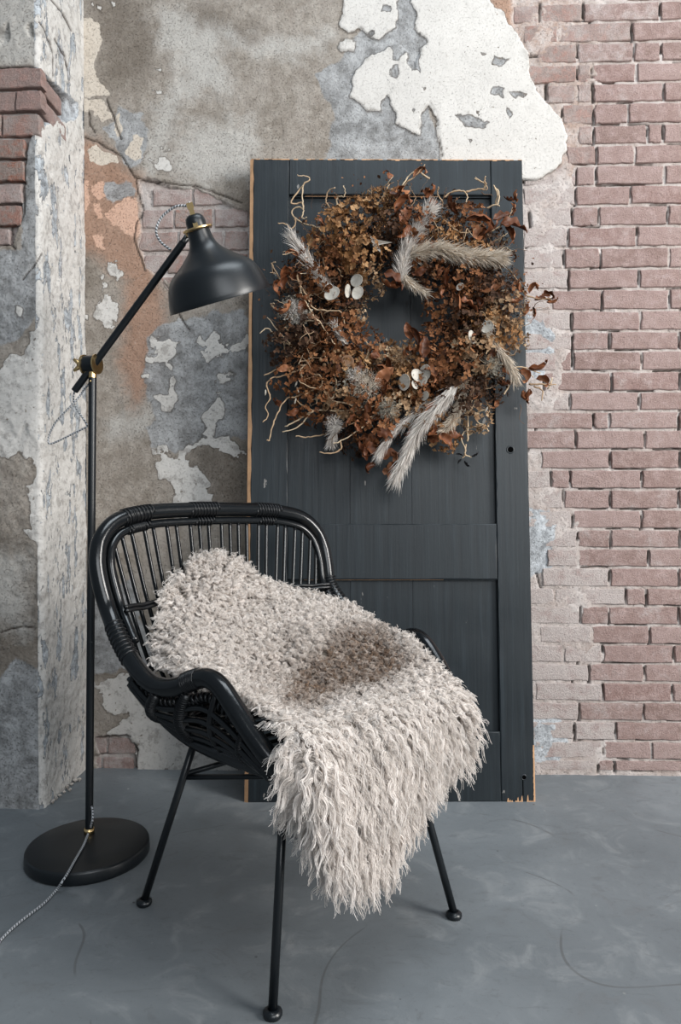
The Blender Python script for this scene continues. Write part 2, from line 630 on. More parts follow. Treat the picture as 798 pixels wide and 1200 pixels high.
WHITE_L = [
    c2([(170, 385), (200, 375), (235, 460), (215, 470), (170, 420)]),
    c2([(135, 445), (155, 440), (165, 490), (190, 500), (185, 540), (215, 565), (215, 640), (185, 695), (150, 685), (120, 620), (130, 560), (150, 540), (150, 500)]),
    c2([(68, 622), (90, 620), (95, 638), (75, 642)]),
    c3([(352, -25), (400, -10), (480, 0), (470, 60), (430, 90), (465, 110), (465, 200), (475, 245), (440, 300), (415, 300), (365, 230), (430, 230), (445, 150), (430, 120), (400, 100), (330, 85), (325, 55), (352, 60)]),
    c3([(530, 0), (560, -30), (590, 0), (605, -30), (625, -45), (650, -20), (645, 10), (700, 20), (770, -15), (775, 40), (720, 60), (690, 105), (660, 75), (600, 85), (540, 55)]),
    c3([(640, 140), (715, 155), (700, 178), (650, 195), (620, 175)]),
    c3([(650, 225), (665, 270), (650, 330), (620, 370), (615, 415), (578, 405), (600, 360), (580, 320), (600, 300), (625, 260), (635, 225)]),
    c3([(360, 455), (420, 435), (455, 470), (520, 440), (600, 410), (690, 395), (710, 430), (755, 470), (700, 500), (660, 470), (600, 440), (540, 450), (500, 490), (530, 540), (600, 570), (625, 640), (620, 740), (500, 765), (380, 740), (385, 690), (440, 690), (470, 650), (440, 610), (390, 570), (365, 520)]),
    c3([(322, 150), (360, 143), (358, 168), (330, 168)]),
    c5([(245, 625), (300, 620), (430, 610), (520, 640), (560, 760), (640, 800), (760, 860), (760, 930), (430, 935), (425, 830), (360, 800), (310, 795), (390, 740), (330, 720), (290, 660)]),
    c1([(345, 385), (400, 395), (410, 425), (370, 425)]), c1([(360, 300), (390, 300), (390, 318), (365, 312)]),
    c1([(350, 690), (420, 690), (450, 730), (380, 740)]), c1([(390, 630), (440, 630), (430, 650), (395, 648)]),
    c1([(95, 30), (115, 22), (118, 42), (100, 46)]), c1([(135, 20), (158, 25), (150, 42), (138, 38)]), c1([(186, 25), (210, 28), (208, 46), (190, 46)]),
]
WHITE_R = [
    c4([(90, -20), (245, -20), (240, 95), (180, 120), (120, 90), (90, 110), (75, 80)]),
    c4([(65, 150), (80, 125), (110, 130), (105, 155), (70, 160)]),
    c4([(285, -20), (515, -20), (540, 30), (575, 50), (600, 90), (610, 130), (635, 180), (645, 230), (670, 280), (730, 350), (765, 430), (740, 500), (690, 540), (640, 555), (600, 560), (380, 560),
        (380, 475), (370, 420), (365, 340), (345, 315), (325, 340), (320, 410), (240, 370), (225, 300), (200, 310), (190, 345), (150, 345), (110, 300), (120, 220), (160, 165), (215, 150), (250, 145), (300, 215), (315, 150), (340, 130), (300, 90)]),
]
HOLES = [
    c4([(528, 178), (588, 178), (560, 206), (530, 202)]), c4([(528, 268), (572, 272), (566, 300), (528, 292)]),
    c4([(580, 280), (632, 284), (600, 302)]), c4([(418, 355), (470, 350), (525, 370), (500, 388), (450, 382)]),
    c4([(190, 18), (222, 24), (216, 46), (192, 42)]), c4([(225, 145), (268, 140), (270, 170), (250, 195), (228, 180)]),
    c4([(232, 205), (250, 205), (245, 240), (228, 235)]), c4([(295, 165), (315, 170), (312, 225), (298, 220)]),
    c4([(288, 330), (305, 332), (300, 342), (288, 340)]), c4([(490, 170), (510, 170), (505, 178), (492, 177)]),
    c4([(320, 270), (338, 275), (330, 284)]), c4([(570, 320), (592, 345), (580, 362), (572, 350)]), c4([(485, 335), (496, 338), (490, 350)]),
    c4([(450, 430), (465, 432), (458, 444)]), c4([(144, 95), (165, 92), (162, 108), (146, 108)]),
]
sd_hole = union(wx, wy, HOLES)
sd_wr = union(wx, wy, WHITE_R)
sd_plR = sd_wr.copy()                                   # thick plaster sheet
sd_wr = np.minimum(sd_wr, -sd_hole)
sd_wl = union(wx, wy, WHITE_L)
sd_wl = sd_wl - 26.0 * np.clip(fbm(X, Z, 26, 5, 21, .62) - 0.06, 0, 1)
a_white = np.maximum(sd_wr, sd_wl)

CREAM = [
    c1([(0, 140), (30, 95), (110, 80), (140, 110), (145, 200), (110, 290), (130, 360), (180, 390), (185, 410), (130, 415), (60, 420), (40, 330), (0, 290)]),
    c1([(50, 430), (150, 430), (185, 490), (150, 530), (120, 490), (85, 480), (50, 450)]),
    c1([(90, 650), (130, 625), (210, 670), (230, 690), (150, 705), (100, 690)]),
    c1([(250, 640), (280, 580), (320, 600), (310, 690), (270, 680)]), c1([(200, 500), (230, 490), (235, 560), (215, 600)]),
]
a_cream = union(wx, wy, CREAM)
SALMON = [
    c2([(0, 70), (25, 60), (30, 130), (45, 200), (30, 260), (0, 240)]), c2([(55, 40), (100, 45), (95, 140), (60, 230), (50, 180)]),
    c2([(120, 60), (160, 40), (165, 110), (135, 130), (110, 110)]), c2([(115, 140), (145, 150), (150, 200), (125, 210)]),
    c2([(160, 190), (220, 140), (300, 130), (305, 260), (280, 280), (220, 250), (190, 220)]), c2([(105, 290), (150, 290), (155, 330), (120, 330)]),
]
a_salmon = union(wx, wy, SALMON)
a_rust = union(wx, wy, [[(70, 165), (110, 165), (150, 195), (168, 215), (165, 280), (190, 340), (200, 420), (160, 480), (140, 430), (150, 330), (110, 300), (70, 290)],
                        [(560, -10), (690, -10), (700, 120), (670, 230), (650, 200), (640, 100)]])
a_grey = union(wx, wy, [
    c4([(60, 190), (130, 95), (250, -20), (300, -20), (300, 80), (350, 130), (330, 240), (300, 400), (340, 300), (385, 475), (385, 560), (40, 500), (50, 330), (0, 230)]),
    c3([(380, -60), (540, -110), (760, -120), (775, 400), (600, 420), (450, 470), (360, 450), (330, 380), (380, 330), (330, 150), (330, 0)]),
    c1([(160, 560), (220, 470), (320, 500), (340, 640), (300, 720), (250, 700), (200, 600)]),
    c2([(165, 50), (280, 60), (290, 130), (200, 150), (165, 110)]), c5([(240, 420), (420, 300), (480, 600), (250, 600)])])
a_grey = np.maximum(a_grey, np.where(sd_plR > 0, -sd_wr, -30) * 1.0)
a_dark = union(wx, wy, [
    c3([(520, 490), (600, 430), (760, 440), (790, 760), (620, 760), (620, 600), (560, 560)]), c3([(600, 30), (790, 60), (790, 200), (690, 190), (640, 90)]),
    c1([(500, 60), (620, 40), (790, 100), (790, 190), (640, 160), (540, 110)]), [(268, 195), (300, 195), (300, 330), (275, 330)],  # last patch paints the door's cast shadow beside its left edge
    c1([(100, 0), (300, 0), (370, 140), (370, 260), (300, 380), (140, 380), (150, 200)]),
    c5([(225, 430), (420, 430), (500, 600), (420, 620), (240, 610)]), c2([(0, 280), (90, 320), (120, 440), (60, 600), (0, 700)]),
    [(-10, 0), (60, 0), (90, 0), (84, 100), (70, 100)]], 40)
a_light = union(wx, wy, [
    c1([(380, 60), (480, 90), (650, 130), (650, 250), (680, 380), (600, 400), (500, 420), (420, 650), (350, 740), (320, 640), (350, 520), (420, 430), (480, 300), (400, 200)]),
    c1([(470, 560), (790, 500), (790, 760), (500, 790), (450, 700)]), [(255, 30), (300, 50), (380, 45), (380, 60), (300, 75)],
    c3([(150, 350), (360, 270), (420, 320), (330, 400), (200, 420)])], 40)
LIME = [[(575, -20), (640, -20), (700, -20), (705, 60), (690, 170), (675, 200), (672, 260), (655, 300), (660, 380), (664, 450), (645, 500), (655, 560),
         (676, 600), (695, 660), (700, 720), (700, 800), (712, 870), (700, 930), (600, 930), (600, 190), (665, 170), (640, 100), (600, 30)]]
sd_lime = union(wx, wy, LIME)
sd_brickR = np.clip(px - 600, -30, 30)
B1 = [(163, 213), (205, 219), (250, 234), (275, 246), (300, 252), (300, 345), (240, 345), (222, 358), (200, 330), (172, 312), (162, 290), (166, 250)]
B2 = c5([(300, 805), (400, 800), (425, 840), (430, 960), (300, 960)])
sd_b1 = poly_sd(wx, wy, B1)
sd_b2 = poly_sd(wx, wy, B2)
a_lime = np.maximum(sd_brickR, np.maximum(sd_b1, sd_b2))
a_lime = np.minimum(a_lime, -sd_plR)
a_lime = np.minimum(a_lime, np.where(poly_sd(wx, wy, [(560, -10), (700, -10), (700, 120), (672, 212), (640, 190), (640, 100)]) > 0, 1.0, 30))
a_gp = union(wx, wy, [[(612, 365), (636, 372), (648, 392), (647, 425), (630, 446), (610, 440)], [(612, 590), (645, 600), (650, 660), (612, 680)],
                      [(620, 830), (655, 838), (664, 870), (650, 900), (625, 890)]])
ROWS = [
    (-22, 2.5, [734]), (2.5, 26, [600, 632, 683, 773]), (26, 50, [612, 655, 740]), (50, 74, [628, 676, 742, 774]), (74, 97.5, [612, 676, 693, 745.5]), (97.5, 121, [640, 675, 694, 777]),
    (121, 146, [658, 695, 735.5]), (146, 170, [676, 695, 758, 776.5]), (170, 193.5, [663, 698, 743]), (193.5, 217.5, [675, 698, 778]), (217.5, 241, [674, 738]),
    (241, 265.5, [620, 670, 701, 782]), (265.5, 290, [665, 745.5]), (290, 315, [660, 703, 783]), (315, 339, [666, 748]), (339, 364, [645, 704.7, 784]),
    (364, 388, [669, 749.7]), (388, 411, [670, 714, 795]), (411, 435, [652, 670.7, 751]), (435, 459, [636, 716, 796]), (459, 482, [632, 667, 748.7]),
    (482, 503.5, [694.7, 713, 794.7]), (503.5, 527, [674, 754.7]), (527, 550, [633, 714.7, 796]), (550, 573.5, [645, 668, 751]), (573.5, 597, [660, 714.7, 794.7]),
    (597, 620, [670, 751]), (620, 642.5, [637, 676, 714.7, 796]), (642.5, 665, [640, 677, 759]), (665, 688.5, [634, 714, 794.7]), (688.5, 710, [649.7, 733, 757]),
    (710, 732.7, [679.7, 713, 794.7]), (732.7, 755, [631, 693, 760.7]), (755, 777.5, [660, 706, 789]), (777.5, 799.5, [690, 754.7]), (799.5, 822.5, [706, 787]),
    (822.5, 845, [678, 753.7]), (845, 868, [672, 721, 800]), (868, 890, [706, 763]), (890, 904, [700, 719.7, 800])]
# relief
fb = fbm(X, Z, 12, 5, 31)
ff = fbm(X, Z, 70, 3, 41)
h = 0.010 + 0.0035 * fbm(X, Z, 3, 4, 51) + 0.0016 * fb + 0.0006 * ff
h += 0.0014 * sstep(a_white, -0.6, 0.6)
h -= 0.0012 * sstep(fbm(X, Z, 7, 5, 61), 0.15, 0.22)    # flaked shallow pits
# brick zones: mortar bed behind the bricks; lime slurry smeared over
clean = -0.0008 + 0.0022 * fb + 0.0030 * fbm(X, Z, 55, 4, 43)
slurry = 0.0034 + 0.0085 * fbm(X, Z, 9, 5, 71) + 0.0015 * ff
w_s = sstep(sd_lime + 7 * fbm(X, Z, 10, 4, 81), -6, 8)
bed = clean * (1 - w_s) + slurry * w_s
w_b = np.maximum(sstep(sd_brickR, -5, 5), np.maximum(sstep(sd_b1, -1.2, 1.2), sstep(sd_b2, -1.2, 1.2)))
bed1 = np.where((sd_b1 > -3) | (sd_b2 > -3), -0.001 + 0.003 * fb + 0.0015 * ff, bed)
h = h * (1 - w_b) + bed1 * w_b
pl = sstep(sd_plR, -0.9, 0.9)
h = h * (1 - pl) + (0.0125 + 0.0010 * fb + 0.0004 * ff + 0.0012 * sstep(-sd_hole, -1, 1)) * pl * (px > 370) + h * pl * (px <= 370)
CR = [c1([(75, 590), (130, 610), (230, 670), (285, 760)]), c1([(285, 760), (380, 775), (470, 790), (540, 800)]), c2([(540, 68), (640, 105), (740, 140)]),
      c2([(290, 30), (300, 100), (320, 180), (290, 230), (285, 300), (320, 400), (330, 430)]), c2([(400, 460), (430, 510)]), c2([(475, 610), (517, 680)]),
      [(607, 213), (640, 214)], [(672, 90), (708, 92)], [(672, 66), (690, 72)], [(688, 20), (692, 35)], [(615, 275), (622, 285), (617, 292)],
      [(618, 530), (625, 510), (630, 495)], [(672, 856), (694, 855)], [(674, 856), (672, 874), (690, 858)], [(628, 672), (634, 690), (628, 700)],
      c4([(640, 170), (710, 172)]), c4([(655, 240), (735, 245)]), c5([(420, 825), (432, 850), (425, 930)]), c5([(300, 810), (360, 800), (410, 805)]), c5([(300, 860), (415, 850)]),
      c1([(0, 310), (35, 330), (65, 390), (65, 430)]), c1([(90, 480), (95, 540), (115, 570)]), [(678, 770), (672, 790), (668, 815)], [(668, 760), (664, 775)],
      c5([(240, 500), (262, 560)]), c1([(170, 430), (200, 520), (230, 600)]), c4([(345, 312), (366, 350), (380, 475)])]
a_crack = np.zeros_like(X)
for c in CR:
    d = line_d(px + 1.6 * fbm(X, Z, 30, 3, 91), py + 1.6 * fbm(X, Z, 30, 3, 93), c)
    a_crack = np.maximum(a_crack, np.exp(-(d / 0.95) ** 2))
# joints where the mortar has fallen out
rj = random.Random(4)
for ya, yb, js in ROWS:
    js = list(js)
    while js[-1] < 1010:
        js.append(js[-1] + 80)
    for q, xj in enumerate(js):
        if xj < 660 and rj.random() < .5:
            continue
        for _ in range(2):
            if rj.random() < .62:
                y0_ = ya + rj.uniform(1, 10)
                seg = [(xj + rj.uniform(-1, 1), y0_), (xj + rj.uniform(-1, 1), min(yb + 1, y0_ + rj.uniform(6, 18)))]
                sel = (np.abs(px - xj) < 12) & (np.abs(py - (ya + yb) / 2) < 22)
                d = line_d(px[sel], py[sel], seg)
                a_crack[sel] = np.maximum(a_crack[sel], np.exp(-(d / rj.uniform(.8, 1.6)) ** 2))
        if rj.random() < .55:
            x0_ = xj + rj.uniform(0, 50)
            x1_ = x0_ + rj.uniform(10, 38)
            sel = (px > x0_ - 8) & (px < x1_ + 8) & (np.abs(py - yb) < 8)
            d = line_d(px[sel], py[sel] + 1.0 * fbm(X[sel], Z[sel], 40, 3, 95), [(x0_, yb - .6), (x1_, yb - .6 + rj.uniform(-1, 1))])
            a_crack[sel] = np.maximum(a_crack[sel], np.exp(-(d / rj.uniform(.6, 1.1)) ** 2))
a_crack *= np.where(sd_plR > 2, 0.25, 1)
h -= np.where(px > 600, 0.011, 0.005) * a_crack
co[:, 1] = -h
me = grid_mesh('wall_back', co, nu, nv, M_WALL)
for nm_, ar in (('a_white', a_white / 14), ('a_cream', a_cream / 14), ('a_salmon', a_salmon / 14), ('a_rust', a_rust / 22), ('a_grey', a_grey / 16),
                ('a_dark', a_dark / 30), ('a_light', a_light / 30), ('a_lime', a_lime / 14), ('a_greypatch', a_gp / 14), ('a_crack', a_crack), ('a_thick', np.where(px > 370, sd_plR, -30) / 14)):
    add_attr(me, nm_, np.clip(ar, -1.5, 1.5))
wall = link('wall_back', me, kind='structure', label='peeling plaster wall with bare brick at its right')


# ------------------------------------------------------------------ bricks, one object each
def brick_mesh(w, hgt, seed, chip=0.0025):
    r = random.Random(seed)
    nx, nz = 7, 3
    loop = []
    for i in range(nx):
        loop.append((-w / 2 + w * i / nx, -hgt / 2))
    for i in range(nz):
        loop.append((w / 2, -hgt / 2 + hgt * i / nz))
    for i in range(nx):
        loop.append((w / 2 - w * i / nx, hgt / 2))
    for i in range(nz):
        loop.append((-w / 2, hgt / 2 - hgt * i / nz))
    N = len(loop)
    v, f = [], []
    jo = [(x + r.uniform(-chip, chip), z + r.uniform(-chip, chip) * 0.7) for x, z in loop]
    for x, z in jo:
        v.append((x, 0.03, z))
    for x, z in jo:
        v.append((x, 0.0028, z))
    for x, z in jo:
        ins = 0.0018 + r.uniform(0, .0016)
        v.append((x - math.copysign(min(ins, abs(x)), x), r.uniform(-0.0004, 0.0009), z - math.copysign(ins, z)))
    v.append((0, -0.0006, 0))
    for k in range(N):
        j = (k + 1) % N
        f += [(k, j, N + j, N + k), (N + k, N + j, 2 * N + j, 2 * N + k), (2 * N + k, 2 * N + j, 3 * N)]
    me = np_mesh('brick', v, f, M_BRICK, False)
    return me


_bm = {}


def put_brick(x0, x1, z0, z1, y, parent, wash=0.0, aged=0.0, rot=0.0, j=0.0046, axis=0):
    w, hh = x1 - x0 - 2 * j, z1 - z0 - 2 * j
    key = (round(w / 0.012), rnd.randrange(3))
    if key not in _bm:
        _bm[key] = (brick_mesh(key[0] * 0.012, 0.056, len(_bm) + 3), key[0] * 0.012)
    m, mw = _bm[key]
    o = link('brick', m, parent)
    o.location = ((x0 + x1) / 2, y, (z0 + z1) / 2)
    o.scale = (w / mw, 1, hh / 0.056)
    o.rotation_euler = (rnd.uniform(-.02, .02), rnd.uniform(-.008, .008) + rot, rnd.uniform(-.015, .015))
    o['wash'] = wash
    o['aged'] = aged
    return o


for ya, yb, js in ROWS:
    z1, z0 = PY(735, ya).z, PY(735, yb).z
    js = list(js)
    while js[-1] < 1010:
        js.append(js[-1] + 79 + rnd.uniform(-3, 3))
    X_ = [PY(a, (ya + yb) / 2).x for a in js]
    if js[0] > 640 and ya > 190:
        X_.insert(0, PY(max(612, js[0] - 80), (ya + yb) / 2).x)
        js.insert(0, max(612, js[0] - 80))
    for a, b, pa, pb in zip(X_[:-1], X_[1:], js[:-1], js[1:]):
        mid = (pa + pb) / 2
        yc = (ya + yb) / 2
        inside = float(poly_sd(np.array([mid]), np.array([yc]), WHITE_R[2])[0])
        if inside > 14:
            continue
        lim = float(poly_sd(np.array([mid]), np.array([yc]), LIME[0])[0])
        wash = 0.78 if lim > 6 else (0.42 if lim > -12 else rnd.uniform(0.05, 0.42))
        if ya < 60 and mid < 740:
            wash = max(wash, 0.5)
        ag_ = rnd.uniform(.2, .6) if (ya < 190 and mid < 700) else 0.0
        put_brick(a, b, z0, z1, -0.0040 - rnd.uniform(0, 0.0026), wall, wash * (.75 if ag_ else 1), ag_)
# exposed patches of old brick on the left part of the wall
for ya, yb, js, ag in ((221, 243, [178, 226, 262], .35), (245, 269, [166, 204, 250, 292], .6), (271, 296, [162, 209, 262, 292], .3), (298, 322, [168, 196, 240, 292], .5),
                       (324, 346, [186, 225, 262, 292], .4), (864, 885, [105, 126, 160], .15), (887, 909, [98, 120, 158], .15)):
    for pa, pb in zip(js[:-1], js[1:]):
        a, b = PY(pa, (ya + yb) / 2).x, PY(pb, (ya + yb) / 2).x
        put_brick(a, b, PY(200, yb).z, PY(200, ya).z, -0.004 - rnd.uniform(0, 0.003), wall, 0.62 if ag > .2 else .6, ag if rnd.random() < .6 else 0.1, rnd.uniform(-.02, .02))

# ------------------------------------------------------------------ pilaster that juts out at the left (wall_left)
PF = PZ(25, 948).y              # front face plane
PX = PY(50, 600, PF).x - 0.003  # corner
L1 = 0.50
RC = 0.016
L3 = abs(PF) - RC + 0.02
path = []
sarr = np.arange(0, L1 + RC * math.pi / 2 + L3, STEP)
P0 = np.zeros((len(sarr), 2))
Nn = np.zeros((len(sarr), 2))
for i, s_ in enumerate(sarr):
    if s_ < L1:
        P0[i] = (PX - RC - L1 + s_, PF)
        Nn[i] = (0, -1)
    elif s_ < L1 + RC * math.pi / 2:
        a = (s_ - L1) / RC
        P0[i] = (PX - RC + RC * math.sin(a), PF + RC - RC * math.cos(a))
        Nn[i] = (math.sin(a), -math.cos(a))
    else:
        P0[i] = (PX, PF + RC + s_ - L1 - RC * math.pi / 2)
        Nn[i] = (1, 0)
zs2 = np.arange(-0.01, BZ1 + STEP, STEP)
S2, Z2 = np.meshgrid(sarr, zs2)
nu2, nv2 = len(sarr), len(zs2)
S2, Z2 = S2.ravel(), Z2.ravel()
base = np.stack([np.tile(P0[:, 0], nv2), np.tile(P0[:, 1], nv2), Z2], -1)
nn = np.stack([np.tile(Nn[:, 0], nv2), np.tile(Nn[:, 1], nv2), np.zeros(nu2 * nv2)], -1)
px, py = pix_np(base)
wx = px + 3.5 * fbm(S2, Z2, 10, 5, 101) + 1.5 * fbm(S2, Z2, 50, 3, 105)
wy = py + 5 * fbm(S2, Z2, 10, 5, 103) + 2 * fbm(S2, Z2, 50, 3, 107)
side = np.clip((S2 - L1) / 0.01, -1.5, 1.5)
p7 = lambda pts: K(0, 280, 3.333, pts)
p8 = lambda pts: K(0, 620, 3.333, pts)
BP = [(-120, 77), (40, 79), (56, 92), (70, 104), (90, 120), (90, 136), (60, 142), (44, 152), (34, 166), (29, 200), (27, 250), (12, 285), (-120, 285)]
sd_bp = poly_sd(wx, wy, BP)
streak = fbm(S2 * 3.5, Z2 * 0.7, 10, 5, 111)
a_white = np.where(side > 0.3, 7 + 34 * fbm(S2 * 3.0, Z2 * 0.8, 14, 6, 111, 0.65), -30)
a_white = np.maximum(a_white, union(wx, wy, [
    p7([(-60, 560), (0, 520), (40, 450), (100, 460), (105, 365), (165, 360), (175, 900), (130, 900), (110, 860), (70, 830), (30, 860), (-60, 840)]),
    p7([(95, 960), (165, 900), (180, 1190), (140, 1190), (120, 1080)]), p7([(60, 265), (85, 270), (85, 310), (65, 310)]), p8([(90, 0), (175, 0), (175, 60), (130, 50)]),
    p8([(150, 120), (170, 125), (190, 300), (175, 420), (150, 300)])]) - 9 * np.clip(fbm(S2, Z2, 24, 4, 115), 0, 1))
a_white = np.where((sd_bp > -2), -30, a_white)
a_dark = union(wx, wy, [p8([(-200, -60), (90, 40), (150, 100), (150, 300), (150, 600), (160, 1000), (-200, 900), (-200, 300)]), p8([(-300, 700), (60, 740), (170, 820), (160, 900), (-300, 900)]),
                        [(-120, -20), (10, -20), (0, 60), (-120, 70)]], 40)
a_grey = union(wx, wy, [[(32, 160), (52, 150), (56, 300), (50, 380), (40, 370), (20, 400), (-100, 420), (-100, 300), (25, 290)], p8([(60, 500), (170, 560), (175, 1110), (-200, 1110), (-200, 800)])])
a_salmon = np.where(side > .3, union(wx, wy, [[(62, 175), (78, 190), (80, 330), (70, 330), (66, 240)], [(56, 90), (90, 120), (90, 150), (62, 140)], [(66, 20), (80, 60), (82, 110), (72, 70)]]), -30)
a_cream = np.where(side > .3, union(wx, wy, [[(60, 100), (90, 130), (90, 260), (74, 250)]]), -30)
a_grey = np.where(side > .3, np.maximum(a_grey, 9 + 14 * streak), a_grey)
a_light = p = union(wx, wy, [[(-120, -20), (60, -20), (60, 80), (-120, 75)], p8([(-60, 100), (120, 90), (100, 400), (-60, 380)]), p7([(-60, 100), (60, 60), (60, 300), (-60, 320)])], 40)
h = 0.004 * fbm(S2, Z2, 4, 4, 121) + 0.0032 * fbm(S2, Z2, 14, 5, 131) + 0.0022 * fbm(S2, Z2, 60, 3, 141)
h += 0.0016 * sstep(a_white, -.6, .6)
h -= 0.002 * sstep(fbm(S2, Z2, 9, 5, 151), .1, .18)
w_b = sstep(sd_bp, -1.2, 1.2)
h = h * (1 - w_b) + (-0.014 + 0.004 * fbm(S2, Z2, 20, 4, 161)) * w_b
# top fragments
frag = union(wx, wy, [[(-20, 25), (10, 28), (11, 46), (4, 52), (-20, 45)], [(26, 26), (40, 28), (50, 38), (54, 52), (46, 46), (34, 42)]])
h -= 0.010 * sstep(frag, -1, 1) * sstep(fbm(S2, Z2, 25, 3, 171), -.2, .2)
a_crack = np.zeros_like(S2)
for c in ([(60, 0), (70, 12), (84, 36)], [(46, 26), (52, 36), (57, 48), (61, 62), (62, 90)], [(30, 165), (28, 200), (29, 250), (12, 285)], [(-20, 78), (40, 79), (56, 92), (80, 118)],
          p8([(0, 405), (40, 390), (90, 380), (140, 388)]), p8([(165, 1100), (210, 1080), (250, 1030), (290, 985), (333, 965)]), [(12, 246), (12, 285), (18, 292)], p7([(165, 60), (90, 160)]),
          [(64, 46), (76, 66), (82, 96)]):
    d = line_d(px + 1.2 * fbm(S2, Z2, 30, 3, 191), py + 1.2 * fbm(S2, Z2, 30, 3, 193), c)
    a_crack = np.maximum(a_crack, np.exp(-(d / 0.9) ** 2))
h -= 0.005 * a_crack
co = base + nn * h[:, None]
me = grid_mesh('wall_left', co, nu2, nv2, M_WALL)
neg = np.full(S2.shape, -30.0)
for nm_, ar in (('a_white', a_white / 14), ('a_cream', a_cream / 14), ('a_salmon', a_salmon / 14), ('a_rust', neg), ('a_grey', a_grey / 16),
                ('a_dark', a_dark / 30), ('a_light', a_light / 30), ('a_lime', sd_bp / 14), ('a_greypatch', np.where(side > .3, 8 + 14 * fbm(S2 * 2, Z2 * .8, 8, 5, 117), -30) / 14), ('a_crack', a_crack)):
    add_attr(me, nm_, np.clip(ar, -1.5, 1.5))
wall_l = link('wall_left', me, kind='structure', label='battered plaster pilaster with bare old bricks near its top')
for ya, yb, js, ag, wa in ((80, 104, [-60, -14, 51], .35, .05), (107, 131, [-75, -30, 19, 51], .3, .25), (134, 160, [-50, 2, 47], .55, .55), (163, 186, [-70, -25, 30], .8, .35),
                           (189, 213, [-50, -8, 29], .9, .15), (216, 239, [-70, -20, 27], .3, .75), (241, 265, [-55, -5, 26], .7, .4), (268, 288, [-80, -30, 12], .2, .7)):
    for pa, pb in zip(js[:-1], js[1:]):
        a, b = PY(pa, 200, PF).x, PY(pb, 200, PF).x
        put_brick(a, b, PY(20, yb, PF).z, PY(20, ya, PF).z, PF - 0.001 - rnd.uniform(0, 0.006), wall_l, wa, ag, 0, 0.002)
for ya, yb, aa, ag, wa in ((82, 105, .14, .2, .3), (108, 132, .17, .15, .45)):      # the same two courses seen on the pilaster's side
    o = put_brick(0.0, aa, PY(20, yb, PF).z, PY(20, ya, PF).z, 0, wall_l, wa, ag)
    o.location.x, o.location.y = PX + 0.001, PF + aa / 2 + 0.012
    o.rotation_euler.z = math.pi / 2

# ------------------------------------------------------------------ old door leaf leaning on the wall
BL, BR = PZ(289.5, 940.5), PZ(625.5, 939.5)
ux = (BR - BL).normalized()
DW = 0.850
mid = (BL + BR) / 2
BL = mid - ux * DW / 2
tl = PY(295, 187, -0.062)
tr = PY(612, 187, -0.062)
DH = (((tl + tr) / 2) - mid)
DH = (DH - ux * DH.dot(ux))
DHL = DH.length
uz = DH.normalized()
un = uz.cross(ux)          # points into the wall (local +y)
door = link('panelled_door', None, None, 'tall black painted wooden door leaf leaning against the wall behind the chair', 'door')
DM = Matrix(((ux.x, un.x, uz.x, BL.x), (ux.y, un.y, uz.y, BL.y), (ux.z, un.z, uz.z, BL.z), (0, 0, 0, 1)))
door.matrix_world = DM
DMI = DM.inverted()


def DP(px_, py_, off=0.0):
    """point of the door face under an image point (local x, z)"""
    r = ray(px_, py_)
    p0 = BL - un * off
    t = (p0 - CAM).dot(un) / r.dot(un)
    q = DMI @ (CAM + r * t)
    return q


TH = 0.040
x_ls, x_rs = DP(338, 400).x, DP(578, 400).x
zt1, zm1, zm0, zb = DP(450, 228).z, DP(450, 614).z, DP(450, 679).z, DP(450, 858).z
REC = 0.018


def plank(a, b, name, bev=0.0018, lab=None, seed=0):
    """board with slightly wandering, chipped edges"""
    x0, z0 = a
    x1, z1 = b
    r = random.Random(seed)
    nx, nz = max(2, int((x1 - x0) / 0.03)), max(2, int((z1 - z0) / 0.03))
    lp = [(x0 + (x1 - x0) * i / nx, z0) for i in range(nx)] + [(x1, z0 + (z1 - z0) * i / nz) for i in range(nz)] + \
         [(x1 - (x1 - x0) * i / nx, z1) for i in range(nx)] + [(x0, z1 - (z1 - z0) * i / nz) for i in range(nz)]
    N = len(lp)
    cx, cz = (x0 + x1) / 2, (z0 + z1) / 2
    v = [(x, TH, z) for x, z in lp]
    v += [(x, bev, z) for x, z in lp]
    for x, z in lp:
        e = bev * r.uniform(.7, 2.2)
        hx, hz = (x1 - x0) / 2, (z1 - z0) / 2
        sx = -math.copysign(e, x - cx) if abs(abs(x - cx) - hx) < 1e-6 else 0
        sz = -math.copysign(e, z - cz) if abs(abs(z - cz) - hz) < 1e-6 else 0
        v.append((x + sx, 0, z + sz))
    f = [tuple(range(N)), tuple(range(3 * N - 1, 2 * N - 1, -1))]
    for k in range(N):
        j = (k + 1) % N
        f += [(k, N + k, N + j, j), (N + k, 2 * N + k, 2 * N + j, N + j)]
    m = MB().add(v, f)
    o = m.build(name, M_DOOR, door, smooth=False)
    if lab:
        o['label'] = lab
    return o


G = 0.0012
plank((0.006, 0), (x_ls - G, DHL), 'stile', seed=1)
rs = plank((x_rs + G, 0), (DW, DHL), 'stile', seed=2, lab='right stile with a knot hole')
plank((x_ls, zt1), (x_rs, DHL), 'rail', seed=3)
plank((x_ls, zm0), (x_rs, zm1), 'rail', seed=4)
plank((x_ls, 0), (x_rs, zb), 'rail', seed=5)


def panel(z0, z1, k):
    # recessed field of three boards with fine joints
    cuts = [x_ls - .008, DP(410, 400).x, DP(482, 400).x, x_rs + .008]
    for a, b in zip(cuts[:-1], cuts[1:]):
        m = MB()
        m.box((a + 0.0002, REC, z0 - 0.01), (b - 0.0002, REC + 0.012, z1 + 0.01), 0.0006)
        m.build('panel_board', M_DOOR, door, smooth=False)


panel(zm1, zt1, 0)
panel(zb, zm0, 1)
